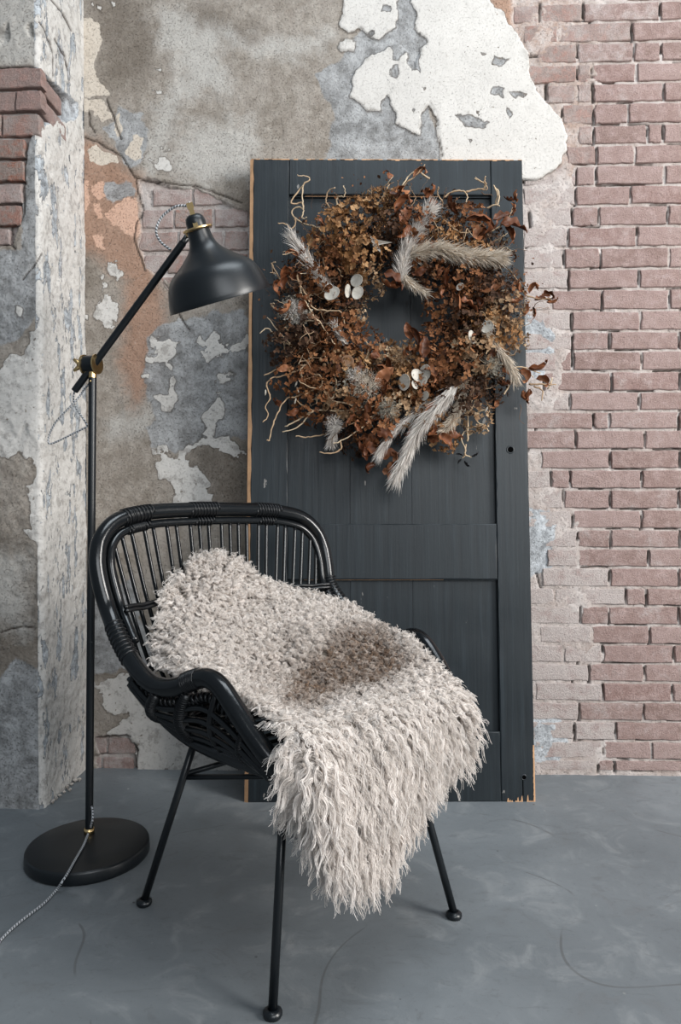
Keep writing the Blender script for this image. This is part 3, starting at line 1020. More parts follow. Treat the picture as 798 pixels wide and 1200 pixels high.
# thin bead round the recess
for z0, z1 in ((zm1, zt1), (zb, zm0)):
    w_ = 0.004
    MB().box((x_ls, 0.010, z0), (x_ls + w_, REC, z1)).build('bead', M_DOOR, door, smooth=False)
    MB().box((x_ls, 0.010, z1 - w_), (x_rs, REC, z1)).build('bead', M_DOOR, door, smooth=False)
    MB().box((x_ls + .05, 0.0092, z1 - .0022), (x_rs - .16, 0.0101, z1 - .0006)).build('bare_edge', M_RAW, door, smooth=False)
# bare wood along the left edge and the top, splinters at the foot
pts = []
m = MB()
r_ = random.Random(5)
NZ = 60
vv, ff_ = [], []
for i in range(NZ + 1):
    z = DHL * i / NZ
    w_ = 0.0105 + r_.uniform(-.0016, .0016) + (0.003 if i in (10, 34, 50) else 0)
    vv += [(-0.004, 0.004, z), (w_ - 0.004, -0.0008, z), (w_ - 0.004, TH, z), (-0.004, TH, z)]
for i in range(NZ):
    a = i * 4
    for k in range(4):
        ff_.append((a + k, a + (k + 1) % 4, a + 4 + (k + 1) % 4, a + 4 + k))
ff_ += [(3, 2, 1, 0), (NZ * 4, NZ * 4 + 1, NZ * 4 + 2, NZ * 4 + 3)]
m.add(vv, ff_)
m.build('bare_edge', M_RAW, door, smooth=False, label='bare pine edge along the left side')
m = MB()
for i in range(64):
    x = DW * i / 64
    hh = r_.choice([0, .002, .003, .0045]) * r_.random()
    if hh > 0:
        m.box((x, -0.0006, DHL - hh), (x + DW / 64, TH * .9, DHL + 0.0008))
m.build('bare_edge', M_RAW, door, smooth=False)
m = MB()
for k in range(16):
    x = x_rs + 0.006 + k * 0.0058
    hh = r_.choice([.004, .008, .014, .022, .006]) * r_.uniform(.5, 1)
    if r_.random() < .75:
        m.add([(x, -0.0008, 0), (x + .006, -0.0008, 0), (x + .004, -0.0008, hh), (x + .002, -0.0008, hh * .8), (x, .001, 0), (x + .006, .001, 0)],
              [(0, 1, 2, 3), (0, 4, 5, 1)])
for k in range(9):
    z = DHL * 0.0 + k * 0.018
    m.add([(DW + .0006, 0, z), (DW + .0006, TH, z), (DW + .0006, TH, z + .019), (DW + .0006, 0, z + .019), (DW - .0035 - r_.random() * .002, -.0008, z), (DW - .0035, -.0008, z + .019)],
          [(0, 1, 2, 3), (4, 0, 3, 5)])
m.build('splinters', M_RAW, door, smooth=False)


def ring_hole(px_, py_, rr):
    c = DP(px_, py_)
    m = MB()
    m.lathe([(rr * 1.55, -0.0002), (rr * 1.35, 0.0012), (rr, 0.0012), (rr * .96, -0.0002)], (c.x, 0, c.z), (0, -1, 0), 24)
    m.build('hole_rim', M_DOOR, door)
    m = MB()
    m.lathe([(rr, 0.0006), (0.0001, 0.0006)], (c.x, 0, c.z), (0, -1, 0), 20)
    m.build('knot_hole', M_HOLE, door)


ring_hole(598, 527, .0085)
ring_hole(614, 911, .006)
cc = DP(613, 926)
MB().box((cc.x - .0015, -.0007, cc.z - .016), (cc.x + .0012, 0.001, cc.z + .03)).build('split', M_HOLE, door, smooth=False)
nail_c = DP(466, 262)

# ------------------------------------------------------------------ floor lamp
lamp_c = PZ(103.5, 988.5, 0.03)
lamp_c.z = 0
lamp = link('floor_lamp', None, None, 'black and brass floor lamp with tilted dome shade beside the pilaster', 'lamp')
lamp.location = lamp_c
LO = -lamp_c
b_r = 0.1470
m = MB().lathe([(0.001, .0005), (b_r * .985, .0005), (b_r, .003), (b_r + .001, .008), (b_r, .0265), (b_r - .002, .0305), (b_r - .006, .0320), (b_r * .5, .0325), (.001, .0325)], (0, 0, 0), (0, 0, 1), 72)
o = m.build('base', M_LAMP, lamp)
smooth_by_angle(o, 50)
pb = PZ(104.5, 976, 0.0325)
d_b = PIX(pb)[2]
jt = PD(108.5, 442, d_b - 0.005)          # joint on top of the pole
pb, jt = pb + LO, jt + LO
pole_r = 0.0098
up = (jt - pb).normalized()
m = MB().tube([pb, jt], pole_r, 20)
smooth_by_angle(m.build('pole', M_LAMP, lamp), 50)
mid_p = pb + (jt - pb) * .42
MB().tube([mid_p - up * .001, mid_p + up * .001], pole_r + .0004, 20).build('pole_seam', M_STEEL, lamp)
MB().tube([pb, pb + up * .012], pole_r + .003, 20).build('foot_collar', M_BRASS, lamp)
MB().lathe([(.0022, 0), (.0022, .002), (.0001, .002)], jt - up * .012 + (-FWD) * pole_r - RGT * .002, -FWD, 10).build('screw', M_BRASS, lamp)
m = MB().lathe([(.0001, -.002), (.0103, -.002), (.0103, .028), (.0165, .030), (.0175, .036), (.0165, .041), (.0001, .042)], jt, up, 24)
smooth_by_angle(m.build('sleeve', M_BRASS, lamp), 35)
jc = PD(107, 427, d_b - 0.005) + LO
# knuckle: short horizontal drum with brass cheeks
ax = (RGT * .97 - FWD * .25).normalized()
m = MB().lathe([(.0001, -.017), (.0225, -.017), (.0225, .015), (.0001, .015)], jc, ax, 28)
smooth_by_angle(m.build('knuckle', M_LAMP, lamp), 35)
for a, b in ((-.021, -.017), (.015, .0185)):
    m = MB().lathe([(.0001, a), (.0255, a), (.0255, b), (.0001, b)], jc, ax, 28)
    smooth_by_angle(m.build('cheek', M_BRASS, lamp), 35)
m = MB().tube([jc - ax * .021, jc - ax * .038], [.0085, .0075], 14)
for s_ in (1, -1):
    w0 = jc - ax * .032
    m.tube([w0, w0 - ax * .008 + UPV * .008 * s_ , w0 - ax * .018 + UPV * .015 * s_ - FWD * .004], [.0055, .006, .0035], 8)
m.build('wing_nut', M_BRASS, lamp)
# arm
a0 = PD(87.5, 458, d_b + .005) + LO
a1 = PD(214, 285, d_b - .075) + LO
off = (a1 - a0).normalized()
sh = jc - (a0 + off * (jc - a0).dot(off))
m = MB().tube([a0, a1], .0092, 18)
smooth_by_angle(m.build('arm', M_LAMP, lamp), 50)
a2 = PD(221, 276, d_b - .08) + LO
m = MB().tube([a1, a1 + off * .004, a2], [.0092, .0078, .0085], 14)
m.build('arm_tip', M_STEEL, lamp)
# shade
d_s = d_b - .10
rc = PD(258.3, 352.5, d_s)
vr = (rc - CAM).normalized()
axs = (RGT * -.302 + UPV * .953)
axs = (axs - vr * axs.dot(vr)).normalized()
rc = rc + LO
k_ = (120.6 / 2) * d_s / F_PX / .120
prof = [(.120, 0), (.1197, .004), (.1192, .010), (.1165, .022), (.1125, .036), (.1075, .050), (.101, .0625), (.091, .074), (.078, .0835), (.064, .0935), (.0505, .1045),
        (.040, .1145), (.0335, .1235), (.0290, .134), (.0268, .146), (.0255, .158)]
pr = smooth_path([(r, h_, 0) for r, h_ in prof], 3)
pr = [(p.x * k_, p.y * k_) for p in pr]
inner = [(max(.002, r - .0016), h_ - .0004) for r, h_ in pr[::-1]]
m = MB().lathe([(.1212 * k_, -.001), (.1215 * k_, .0015)] + pr, rc, axs, 96)
shade = m.build('shade', M_LAMP, lamp)
smooth_by_angle(shade, 60)
m = MB().lathe(inner + [(.1212 * k_, -.001)], rc, axs, 96)
m.build('shade_lining', M_SHADE_IN, shade, label='pale lining inside the shade')
rt = rc + axs * .158 * k_
m = MB().lathe([(.024, .001), (.034, .001), (.0355, .0025), (.0355, .005), (.034, .0065), (.020, .0065)], rt, axs, 40)
smooth_by_angle(m.build('collar', M_BRASS, lamp), 40)
m = MB().lathe([(.0235, .006), (.0232, .020), (.021, .029), (.015, .035), (.007, .0375), (.0001, .038)], rt, axs, 32)
m.build('cap', M_LAMP, lamp)
toC = (-FWD - axs * (-FWD).dot(axs)).normalized()
sdv = axs.cross(toC)
bs = rt + toC * .0245
bt = rt + axs * .062 + toC * .004
m = MB()
for a_, b_, w_ in ((bs + axs * .005, bt - axs * .012, .0055), (bt - axs * .013, bt, .0075)):
    d_ = (b_ - a_)
    q = [a_ + sdv * w_ + toC * .0035, a_ - sdv * w_ + toC * .0035, a_ - sdv * w_ - toC * .0035, a_ + sdv * w_ - toC * .0035]
    m.add(q + [x + d_ for x in q], [(0, 1, 2, 3), (7, 6, 5, 4), (0, 4, 5, 1), (1, 5, 6, 2), (2, 6, 7, 3), (3, 7, 4, 0)])
m.build('bracket', M_BRASS, lamp, smooth=False)
pa_, pb_ = rt + axs * .004 - sdv * .026 + toC * .004, a2
if (pb_ - (rt + sdv * .03)).length < (pb_ - pa_).length:
    pa_ = rt + axs * .004 + sdv * .03 + toC * .004
m = MB().tube([a2, pa_], [.006, .005], 12)
m.tube([a2 + UPV * .004, a2 + UPV * .02 + RGT * .002, rt + axs * .03 + sdv * .0], [.0016] * 3, 6)
m.build('hinge', M_BRASS, lamp)


# braided cable
def cable_mat():
    s = NT('braided_cloth_cable')
    u = s.attr('along')
    w = s.math('FRACT', u)
    c = s.mix(s.step(w, .42, .58), (0.52, 0.53, 0.55), (0.06, 0.065, 0.07))
    return s.done(c, .8)


M_CABLE = cable_mat()


def cable(pts, name='cable', r=.0029, par=lamp, sub=14):
    P = smooth_path(pts, sub)
    m = MB().tube(P, r, 8)
    me_ = np_mesh(name, m.v, m.f, M_CABLE, True)
    acc, L = [], 0
    for i, p in enumerate(P):
        if i:
            L += (p - P[i - 1]).length
        for k in range(8):
            acc.append(L / .0075 + k / 8.0)
    add_attr(me_, 'along', np.array(acc))
    return link(name, me_, par)


ds_ = d_b - .09
cable([bt + axs * .0, PD(222, 241, ds_) + LO, PD(206, 242, ds_ + .01) + LO, PD(190, 254, ds_ + .02) + LO, PD(183, 270, ds_ + .02) + LO, PD(188, 283, ds_ + .03) + LO, PD(200, 293, d_b - .055) + LO])
cable([a0, PD(86, 466, d_b + .01) + LO, PD(88, 476, d_b + .01) + LO, PD(97, 490, d_b) + LO, PD(102, 499, d_b) + LO, PD(96, 503, d_b) + LO, PD(80, 511, d_b + .01) + LO, PD(63, 519, d_b + .02) + LO,
       PD(57, 519, d_b + .02) + LO, PD(58, 509, d_b + .02) + LO, PD(66, 494, d_b + .01) + LO, PD(80, 479, d_b) + LO, PD(92, 466, d_b) + LO, PD(99, 456, d_b + .01) + LO, jt - up * .004 + FWD * .006], r=.0024)
cab = [PD(107.5, 945, d_b - .011) + LO, PD(108.5, 952, d_b - .012) + LO, PD(108, 962, d_b - .015) + LO, PZ(104, 975, .037) + LO, PZ(98, 990, .036) + LO, PZ(89, 1006, .036) + LO, PZ(80, 1022, .036) + LO, PZ(73, 1033, .030) + LO, PZ(66, 1043, .006) + LO,
       PZ(52, 1058, .004) + LO, PZ(38, 1069, .004) + LO, PZ(20, 1083, .004) + LO, PZ(4, 1098, .004) + LO, PZ(-10, 1115, .004) + LO, PZ(-40, 1150, .004) + LO]
cable(cab, r=.0030)

# ------------------------------------------------------------------ rattan armchair
chair = link('rattan_armchair', None, None, 'black rattan egg armchair on thin steel legs with a sheepskin over it', 'chair')
# chair frame: x = towards its own left side, y = towards its back, z = up
Cc = PZ(168, 1062) * .5 + PZ(532, 1077) * .5
A45 = Vector((-.095, 1.53))


def camxy(X_, d_):
    """level camera frame -> world (x, y)"""
    f2 = Vector((-math.sin(YAW), math.cos(YAW)))
    r2 = Vector((math.cos(YAW), math.sin(YAW)))
    return Vector((CAM.x, CAM.y)) + r2 * X_ + f2 * d_


org = camxy(-.095, 1.53)
sv2 = (camxy(.714, 0.70) - camxy(0, 0)).normalized()
chair.location = (org.x, org.y, 0)
chair.rotation_euler = (0, 0, math.atan2(sv2.y, sv2.x))


def C(s_, f_, z_):      # chair frame: side, forward, up
    return Vector((s_, -f_, z_))


half = [(0, -.300, .862), (.09, -.300, .861), (.18, -.297, .857), (.262, -.288, .841), (.306, -.275, .806), (.323, -.262, .762), (.324, -.248, .715),
        (.317, -.225, .655), (.320, -.165, .598), (.321, -.092, .553), (.316, -.035, .535), (.306, .015, .540), (.295, .055, .558), (.288, .092, .567), (.283, .125, .556),
        (.278, .160, .525), (.270, .195, .488), (.260, .228, .455), (.245, .255, .428), (.215, .272, .412), (.15, .280, .405), (.0, .283, .402)]
rim = [C(-s_, f_, z_) for s_, f_, z_ in half[::-1]] + [C(s_, f_, z_) for s_, f_, z_ in half[1:]]
RIM = smooth_path(rim, 7, closed=False)
MB().tube(RIM, .0178, 16).build('rim', M_RATTAN, chair)
ctr = Vector((0, .10, .55))
inn = []
for i_ in range(9):
    s_, f_, z_ = half[i_]
    pv, nx_ = half[max(i_ - 1, 0)], half[i_ + 1]
    tx, tz = nx_[0] - pv[0], nx_[2] - pv[2]
    if i_ == 0:
        tx, tz = 1, 0
    L_ = math.hypot(tx, tz)
    inn.append((s_ + tz / L_ * .0275, f_ + .004, z_ - tx / L_ * .0275))
inn_pts = [C(-s_, f_, z_) for s_, f_, z_ in inn[::-1]] + [C(s_, f_, z_) for s_, f_, z_ in inn[1:]]
INN = smooth_path(inn_pts, 7)
MB().tube(INN, .0095, 12).build('inner_rim', M_RATTAN, chair)


def wrap(path, i0, i1, r, turns, name='binding', rw=.0022):
    seg = path[i0:i1 + 1]
    nseg = turns * 10
    L = len(seg) - 1
    P = []
    for k in range(nseg + 1):
        t = k / nseg * L
        a = int(min(t, L - 1e-6))
        fr = t - a
        p = seg[a].lerp(seg[a + 1], fr)
        tg = (seg[a + 1] - seg[a]).normalized()
        n1 = tg.cross(Vector((0, 0, 1)))
        n1 = n1.normalized() if n1.length > .05 else tg.orthogonal().normalized()
        n2 = tg.cross(n1)
        an = 2 * math.pi * turns * k / nseg
        P.append(p + (n1 * math.cos(an) + n2 * math.sin(an)) * r)
    return MB().tube(P, rw, 6).build(name, M_BIND, chair)


nR = len(RIM)


def near(px_, py_, path=None, sside=None):
    path = path or RIM
    best, bi = 1e9, 0
    MWc = Matrix.Translation(chair.location) @ Matrix.Rotation(chair.rotation_euler.z, 4, 'Z')
    for i, p in enumerate(path):
        if sside is not None and p.x * sside < 0:
            continue
        a, b, _ = PIX(MWc @ p)
        d = (a - px_) ** 2 + (b - py_) ** 2
        if d < best:
            best, bi = d, i
    return bi


for (x_, y_, hw, sd_) in ((160, 612, 3, -1), (238, 600, 3, None), (312, 600, 3, 1), (148, 752, 4, -1), (386, 690, 4, 1), (228, 802, 3, -1), (152, 600, 2, -1)):
    i = near(x_, y_, sside=sd_)
    wrap(RIM, max(0, i - hw), min(nR - 1, i + hw), .0182, 9 if hw > 2 else 5)
    wrap(INN, *(lambda q: (max(0, q - 2), min(len(INN) - 1, q + 2)))(near(x_, y_, INN, sd_)), .0102, 6) if y_ < 700 else None

# seat ring and shell
ring_half = [(0, -.205, .420), (.10, -.195, .418), (.175, -.165, .416), (.215, -.11, .414), (.232, -.03, .414), (.238, .07, .416), (.240, .16, .420), (.232, .215, .422), (.19, .245, .418), (0, .258, .412)]
ring = [C(s_, f_, z_) for s_, f_, z_ in ring_half] + [C(-s_, f_, z_) for s_, f_, z_ in ring_half[1:-1][::-1]]
SR = smooth_path(ring, 7, closed=True)
MB().tube(SR, .0135, 12, closed=True).build('seat_ring', M_RATTAN, chair)
MB().tube([p + Vector((p.x * -.06, p.y * -.06, -.014)) for p in SR], .009, 10, closed=True).build('seat_ring', M_RATTAN, chair)
# back spindles
TOPN = 25
ntop = len(INN)
arcs = np.concatenate([[0], np.cumsum([(INN[i + 1] - INN[i]).length for i in range(ntop - 1)])])
for k in range(TOPN):
    t = (k + .8) / (TOPN + .6)
    want = arcs[14] + t * (arcs[-15] - arcs[14])
    i = int(np.searchsorted(arcs, want))
    top = INN[min(max(i, 14), ntop - 15)]
    s_ = top.x
    u = -1 + 2 * t
    bot = C(u * .222, -.195 + .03 * u * u, .405)
    m1 = top.lerp(bot, .38) + Vector((u * .016, .014 * (1 - u * u) + .006, 0))
    m2 = top.lerp(bot, .75) + Vector((u * .016, .022, 0))
    P = smooth_path([top, m1, m2, bot], 6)
    MB().tube(P, .0047, 8).build('spindle', M_RATTAN, chair)
# woven hoops across the back
for zz, rr_ in ((.655, .0045), (.663, .0040), (.52, .0045)):
    hp = []
    for k in range(25):
        u = -1 + 2 * k / 24
        t = (0.862 - zz) / .46
        xx = u * (.318 * (1 - t) + .235 * t + .012)
        yy = (-.262 + .055 * u * u) * (1 - t) + (-.235 + .07 * u * u) * t
        hp.append(C(xx, yy - .012 + .003 * (k % 2), zz + .0015 * math.sin(k * 2.2)))
    MB().tube(smooth_path(hp, 3), rr_, 8).build('hoop', M_BIND, chair)
# side baskets under the arms
for sg in (-1, 1):
    upper = [C(sg * s_, f_, z_) for s_, f_, z_ in ((.330, -.10, .560), (.318, -.030, .520), (.300, .030, .528), (.286, .092, .548), (.276, .150, .520), (.262, .205, .468), (.248, .240, .425))]
    low = [C(sg * s_, f_, z_) for s_, f_, z_ in ((.285, -.125, .494), (.262, -.09, .450), (.242, -.04, .420), (.236, .04, .412), (.236, .12, .414), (.238, .19, .420), (.238, .235, .424))]
    UPc, LOc = smooth_path(upper, 6), smooth_path(low, 6)
    bulge = lambda p, a: p + Vector((sg * .022 * math.sin(math.pi * a), 0, -.004 * math.sin(math.pi * a)))
    MB().tube([p + Vector((0, 0, 0)) for p in LOc], .0165, 10).build('lower_rim', M_RATTAN, chair)
    # twisted cane edge of the shell
    for a in (.20, .38, .56, .74):
        P = [bulge(LOc[i].lerp(UPc[i], a), a) for i in range(len(UPc))]
        MB().tube(P, .0058, 8).build('side_rod', M_RATTAN, chair)
    for j, i in enumerate((1, 6, 13, 20, 27, 33)):
        P = [bulge(LOc[i].lerp(UPc[i], a / 8), a / 8) for a in range(9)]
        rr = .0115 if j in (1, 2) else .0062
        MB().tube(P, rr, 9).build('side_post', M_BIND, chair)
        nP = len(P)
        if j in (1, 2, 4):
            wrap(P, 0, nP - 1, rr + .0004, 30, rw=.0014)
    # braided coil hugging the underside of the arm
    P = [p + Vector((-sg * .012, 0, -.018)) for p in UPc[12:]]
    MB().tube(P, .006, 8).build('braid_core', M_RATTAN, chair)
    wrap(P, 0, len(P) - 1, .0085, 30, 'braid', .0030)
    P = [bulge(LOc[i].lerp(UPc[i], .88), .88) + Vector((-sg * .006, 0, 0)) for i in range(len(UPc))]
    wrap(P, 0, len(P) - 1, .0075, 34, 'braid', .0028)
# seat slats
for k in range(11):
    u = -1 + 2 * (k + .5) / 11
    w_ = .225 * math.sqrt(1 - .25 * u * u)
    yy = -.19 + (u + 1) / 2 * .43
    MB().tube(smooth_path([C(-w_, yy, .412), C(-w_ * .4, yy, .404), C(w_ * .4, yy, .404), C(w_, yy, .412)], 4), .0055, 8).build('seat_slat', M_RATTAN, chair)
# steel legs
tops = {(-1, -1): (-.165, -.125), (1, -1): (.165, -.125), (-1, 1): (-.165, .160), (1, 1): (.165, .160)}
MWc = Matrix.Translation(chair.location) @ Matrix.Rotation(chair.rotation_euler.z, 4, 'Z')
MWi = MWc.inverted()
feet = {(-1, -1): MWi @ PZ(169, 1060), (-1, 1): MWi @ PZ(319.5, 1191), (1, 1): MWi @ PZ(532, 1075)}
feet[(1, -1)] = feet[(-1, -1)] + feet[(1, 1)] - feet[(-1, 1)]
zz_ = .400
for key in tops:
    t_ = C(tops[key][0], tops[key][1], zz_)
    f_ = Vector((feet[key].x, feet[key].y, .0085))
    leg = MB().tube([t_, f_], .0082, 14).build('leg', M_STEEL, chair)
    m = MB().lathe([(.0001, -.0085), (.0150, -.0085), (.0170, -.004), (.0165, .001), (.0120, .0045), (.0085, .0055)], f_, (0, 0, 1), 22)
    m.build('foot_glide', M_STEEL, leg)


def legp(key, z_):
    t_ = C(tops[key][0], tops[key][1], zz_)
    f_ = Vector((feet[key].x, feet[key].y, .0085))
    return t_.lerp(f_, (zz_ - z_) / (zz_ - .0085))


MB().tube([legp((-1, -1), .292), legp((1, 1), .292)], .0058, 10).build('stretcher', M_STEEL, chair)
MB().tube([legp((-1, -1), .298), legp((1, -1), .298)], .0062, 10).build('stretcher', M_STEEL, chair)
MB().tube([legp((1, -1), .292), legp((-1, 1), .292)], .0058, 10).build('stretcher', M_STEEL, chair)
MB().tube([C(-.165, -.125, zz_), C(-.165, .16, zz_), C(.165, .16, zz_), C(.165, -.125, zz_), C(-.165, -.125, zz_)], .007, 8).build('seat_frame', M_STEEL, chair)

# ------------------------------------------------------------------ sheepskin draped over seat and back
SK = [
    [(214, 690, 1.60), (236, 668, 1.66), (262, 662, 1.70), (300, 690, 1.74), (330, 694, 1.79), (362, 704, 1.83)],
    [(198, 728, 1.53), (220, 722, 1.55), (260, 716, 1.61), (305, 714, 1.68), (354, 708, 1.74), (402, 712, 1.79)],
    [(196, 768, 1.47), (222, 770, 1.46), (270, 768, 1.51), (320, 762, 1.58), (378, 738, 1.66), (438, 736, 1.72)],
    [(214, 790, 1.42), (252, 800, 1.39), (300, 806, 1.44), (345, 800, 1.51), (406, 774, 1.58), (470, 752, 1.64)],
    [(280, 816, 1.31), (310, 830, 1.32), (350, 826, 1.37), (398, 812, 1.44), (452, 794, 1.51), (506, 788, 1.56)],
    [(346, 852, 1.19), (362, 860, 1.19), (386, 856, 1.25), (432, 842, 1.31), (486, 826, 1.39), (536, 820, 1.46)],
    [(366, 895, 1.155), (380, 908, 1.155), (402, 910, 1.21), (450, 895, 1.27), (502, 872, 1.37), (540, 850, 1.45)],
    [(368, 928, 1.16), (384, 948, 1.155), (406, 955, 1.20), (444, 942, 1.26), (482, 914, 1.35), (512, 884, 1.42)],
    [(374, 950, 1.18), (392, 974, 1.18), (412, 982, 1.20), (436, 978, 1.24), (458, 958, 1.29), (478, 930, 1.35)]]
G0 = np.array([[tuple(PD(*p)) for p in row] for row in SK])       # rows x cols x 3


def cr_resample(A, m, axis):
    A = np.moveaxis(A, axis, 0)
    n = A.shape[0]
    t = np.linspace(0, n - 1, m)
    i = np.minimum(t.astype(int), n - 2)
    f = (t - i).reshape(-1, *([1] * (A.ndim - 1)))
    g = lambda k: A[np.clip(k, 0, n - 1)]
    p0, p1, p2, p3 = g(i - 1), g(i), g(i + 1), g(i + 2)
    R = 0.5 * (2 * p1 + (p2 - p0) * f + (2 * p0 - 5 * p1 + 4 * p2 - p3) * f ** 2 + (3 * p1 - p0 - 3 * p2 + p3) * f ** 3)
    return np.moveaxis(R, 0, axis)


NVs, NUs = 97, 73
SKG = cr_resample(cr_resample(G0, NVs, 0), NUs, 1)
du = np.gradient(SKG, axis=1)
dv = np.gradient(SKG, axis=0)
NR = np.cross(du, dv)
NR /= np.linalg.norm(NR, axis=2, keepdims=True) + 1e-9
if (NR[NVs // 2, NUs // 2] @ np.array(FWD)) > 0:
    NR = -NR
SKG = SKG - NR * 0.012       # hide sits a little under the wool
M_HIDE = simple('sheep_hide', (0.30, 0.26, 0.22), 0.9, nscale=60, nd=.002, var=.3)
me = grid_mesh('sheepskin', SKG.reshape(-1, 3), NUs, NVs, M_HIDE)
skin = link('sheepskin', me, None, 'long-haired cream sheepskin with a brown middle draped over the rattan armchair', 'sheepskin')
md = skin.modifiers.new('thick', 'SOLIDIFY')
md.thickness = 0.006


def wool_material():
    s = NT('sheep_wool')
    ti = s.attr('tint')
    al = s.attr('along')
    br = s.attr('brown')
    c = s.mix(ti, (0.54, 0.49, 0.45), (0.86, 0.81, 0.77))
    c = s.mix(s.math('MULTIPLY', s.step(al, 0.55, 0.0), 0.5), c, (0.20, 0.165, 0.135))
    bc = s.mix(ti, (0.115, 0.068, 0.042), (0.31, 0.215, 0.150))
    c = s.mix(br, c, bc)
    s.put(s.b.inputs['Base Color'], c)
    s.b.inputs['Roughness'].default_value = 0.55
    s.b.inputs['Specular IOR Level'].default_value = 0.25
    tr = s.n('ShaderNodeBsdfTranslucent')
    s.put(tr.inputs[0], c)
    mx = s.n('ShaderNodeMixShader')
    mx.inputs[0].default_value = 0.35
    s.t.links.new(s.b.outputs[0], mx.inputs[1])
    s.t.links.new(tr.outputs[0], mx.inputs[2])
    s.t.links.new(mx.outputs[0], s.out.inputs[0])
    return s.m


M_WOOL = wool_material()


def make_fleece(nlocks=8500, per=11, npt=14, seed=3):
    R = np.random.RandomState(seed)
    # roots, area weighted
    ar = np.linalg.norm(np.cross(du, dv), axis=2)
    cdf = np.cumsum(ar.ravel())
    cdf /= cdf[-1]
    idx = np.searchsorted(cdf, R.rand(nlocks))
    vi, ui = np.divmod(idx, NUs)
    u = np.clip(ui + R.rand(nlocks) - .5, 0, NUs - 1.01)
    v = np.clip(vi + R.rand(nlocks) - .5, 0, NVs - 1.01)
    # extra locks along the border
    nb = 900
    side_ = R.randint(0, 4, nb)
    tb = R.rand(nb)
    ub = np.where(side_ == 0, 0.2, np.where(side_ == 1, NUs - 1.3, tb * (NUs - 1.1)))
    vb = np.where(side_ == 2, 0.2, np.where(side_ == 3, NVs - 1.3, tb * (NVs - 1.1)))
    vb = np.where(side_ < 2, tb * (NVs - 1.1), vb)
    u, v = np.concatenate([u, ub]), np.concatenate([v, vb])
    n = len(u)

    def samp(A, u, v):
        i, j = v.astype(int), u.astype(int)
        a, b = (v - i)[:, None], (u - j)[:, None]
        return (A[i, j] * (1 - b) + A[i, j + 1] * b) * (1 - a) + (A[i + 1, j] * (1 - b) + A[i + 1, j + 1] * b) * a
    P = samp(SKG, u, v)
    N = samp(NR, u, v)
    N /= np.linalg.norm(N, axis=1, keepdims=True)
    U = samp(du, u, v)
    U /= np.linalg.norm(U, axis=1, keepdims=True)
    V = np.cross(N, U)
    V *= np.sign((V * samp(dv, u, v)).sum(1))[:, None]
    un_, vn = u / (NUs - 1), v / (NVs - 1)
    hang = sstep(vn, 0.50, 0.72)
    top = sstep(vn, 0.14, 0.0)
    el = sstep(un_, .14, 0) * 1.0
    er = sstep(un_, .84, 1.0) * 1.0
    gx, gy = P[:, 0] * 1.0 + P[:, 1], P[:, 2] - P[:, 1] * .4
    sw1, sw2 = fbm(gx, gy, 9, 3, 201), fbm(gx, gy, 9, 3, 211)
    down = np.array([0, 0, -1.0])
    D = N * (1.0 - .55 * hang)[:, None] + U * (sw1 * 1.0 - el * (1.3 - .7 * hang) + er * 1.1)[:, None] + V * (sw2 * 1.0 * (1 - hang) + hang * 1.0 - top * 1.3 + .12)[:, None]
    D += R.randn(n, 3) * (.30 - .12 * hang)[:, None]
    D /= np.linalg.norm(D, axis=1, keepdims=True)
    Lk = (.034 + .020 * R.rand(n)) * (1 + .50 * hang + .45 * top + .15 * np.maximum(el, er))
    px_, py_ = pix_np(P)
    # brown saddle in the hollow of the seat, greyish curls beside it
    bpoly = [(328, 838), (342, 800), (368, 770), (392, 742), (440, 742), (476, 785), (445, 812), (395, 822), (368, 840)]
    bw = sstep(poly_sd(px_ + 10 * sw1, py_ + 10 * sw2, bpoly, 40), -14, 12)
    gpoly = [(300, 770), (340, 735), (375, 745), (350, 800), (320, 840), (280, 830)]
    gw = sstep(poly_sd(px_ + 10 * sw2, py_ + 10 * sw1, gpoly, 40), -15, 15)
    brown_l = np.clip(bw * (.50 + .50 * R.rand(n)) + gw * .42 * R.rand(n), 0, 1)
    Lk *= (1 - .25 * bw)
    curl_r = (.0034 + .0018 * R.rand(n)) * (1 + .30 * hang)
    wl = (.016 + .009 * R.rand(n)) * (1 + .35 * hang)
    ph = R.rand(n) * 6.28
    hand = np.where(R.rand(n) < .5, -1, 1)
    # frames
    A1 = np.cross(D, np.tile(down, (n, 1)) + R.randn(n, 3) * .3)
    A1 /= np.linalg.norm(A1, axis=1, keepdims=True)
    A2 = np.cross(D, A1)
    lock_t = R.rand(n)
    cl = lambda a: np.repeat(a, per, axis=0)
    m = n * per
    spread = (.0034) * np.sqrt(R.rand(m))
    sa = R.rand(m) * 6.28
    P0, D0, A1, A2, N0 = cl(P), cl(D), cl(A1), cl(A2), cl(N)
    Lm = cl(Lk) * (.72 + .38 * R.rand(m))
    cr_, wlm, phm, hd = cl(curl_r) * (.7 + .6 * R.rand(m)), cl(wl), cl(ph) + R.randn(m) * .28, cl(hand)
    hg = cl(hang)
    off0 = (U[:, None, :].repeat(per, 1).reshape(-1, 3) * (np.cos(sa) * spread)[:, None] + V[:, None, :].repeat(per, 1).reshape(-1, 3) * (np.sin(sa) * spread)[:, None])
    frizz = R.randn(m, 3) * .0014
    pts = np.zeros((m, npt, 3))
    for k in range(npt):
        t = k / (npt - 1)
        s_ = t * Lm
        conv = 1 - .62 * t
        drop = (.22 + .9 * hg) * s_ * t * .55 + .10 * s_ * t
        a = phm + hd * s_ / wlm * 6.28
        rr = cr_ * min(1, t * 3.2) * (1 - .25 * t)
        q = P0 + off0 * conv + D0 * (s_ * .86)[:, None] + A1 * (np.cos(a) * rr)[:, None] + A2 * (np.sin(a) * rr)[:, None] + frizz * t
        q[:, 2] -= drop
        pts[:, k] = q
    hc = bpy.data.hair_curves.new('fleece')
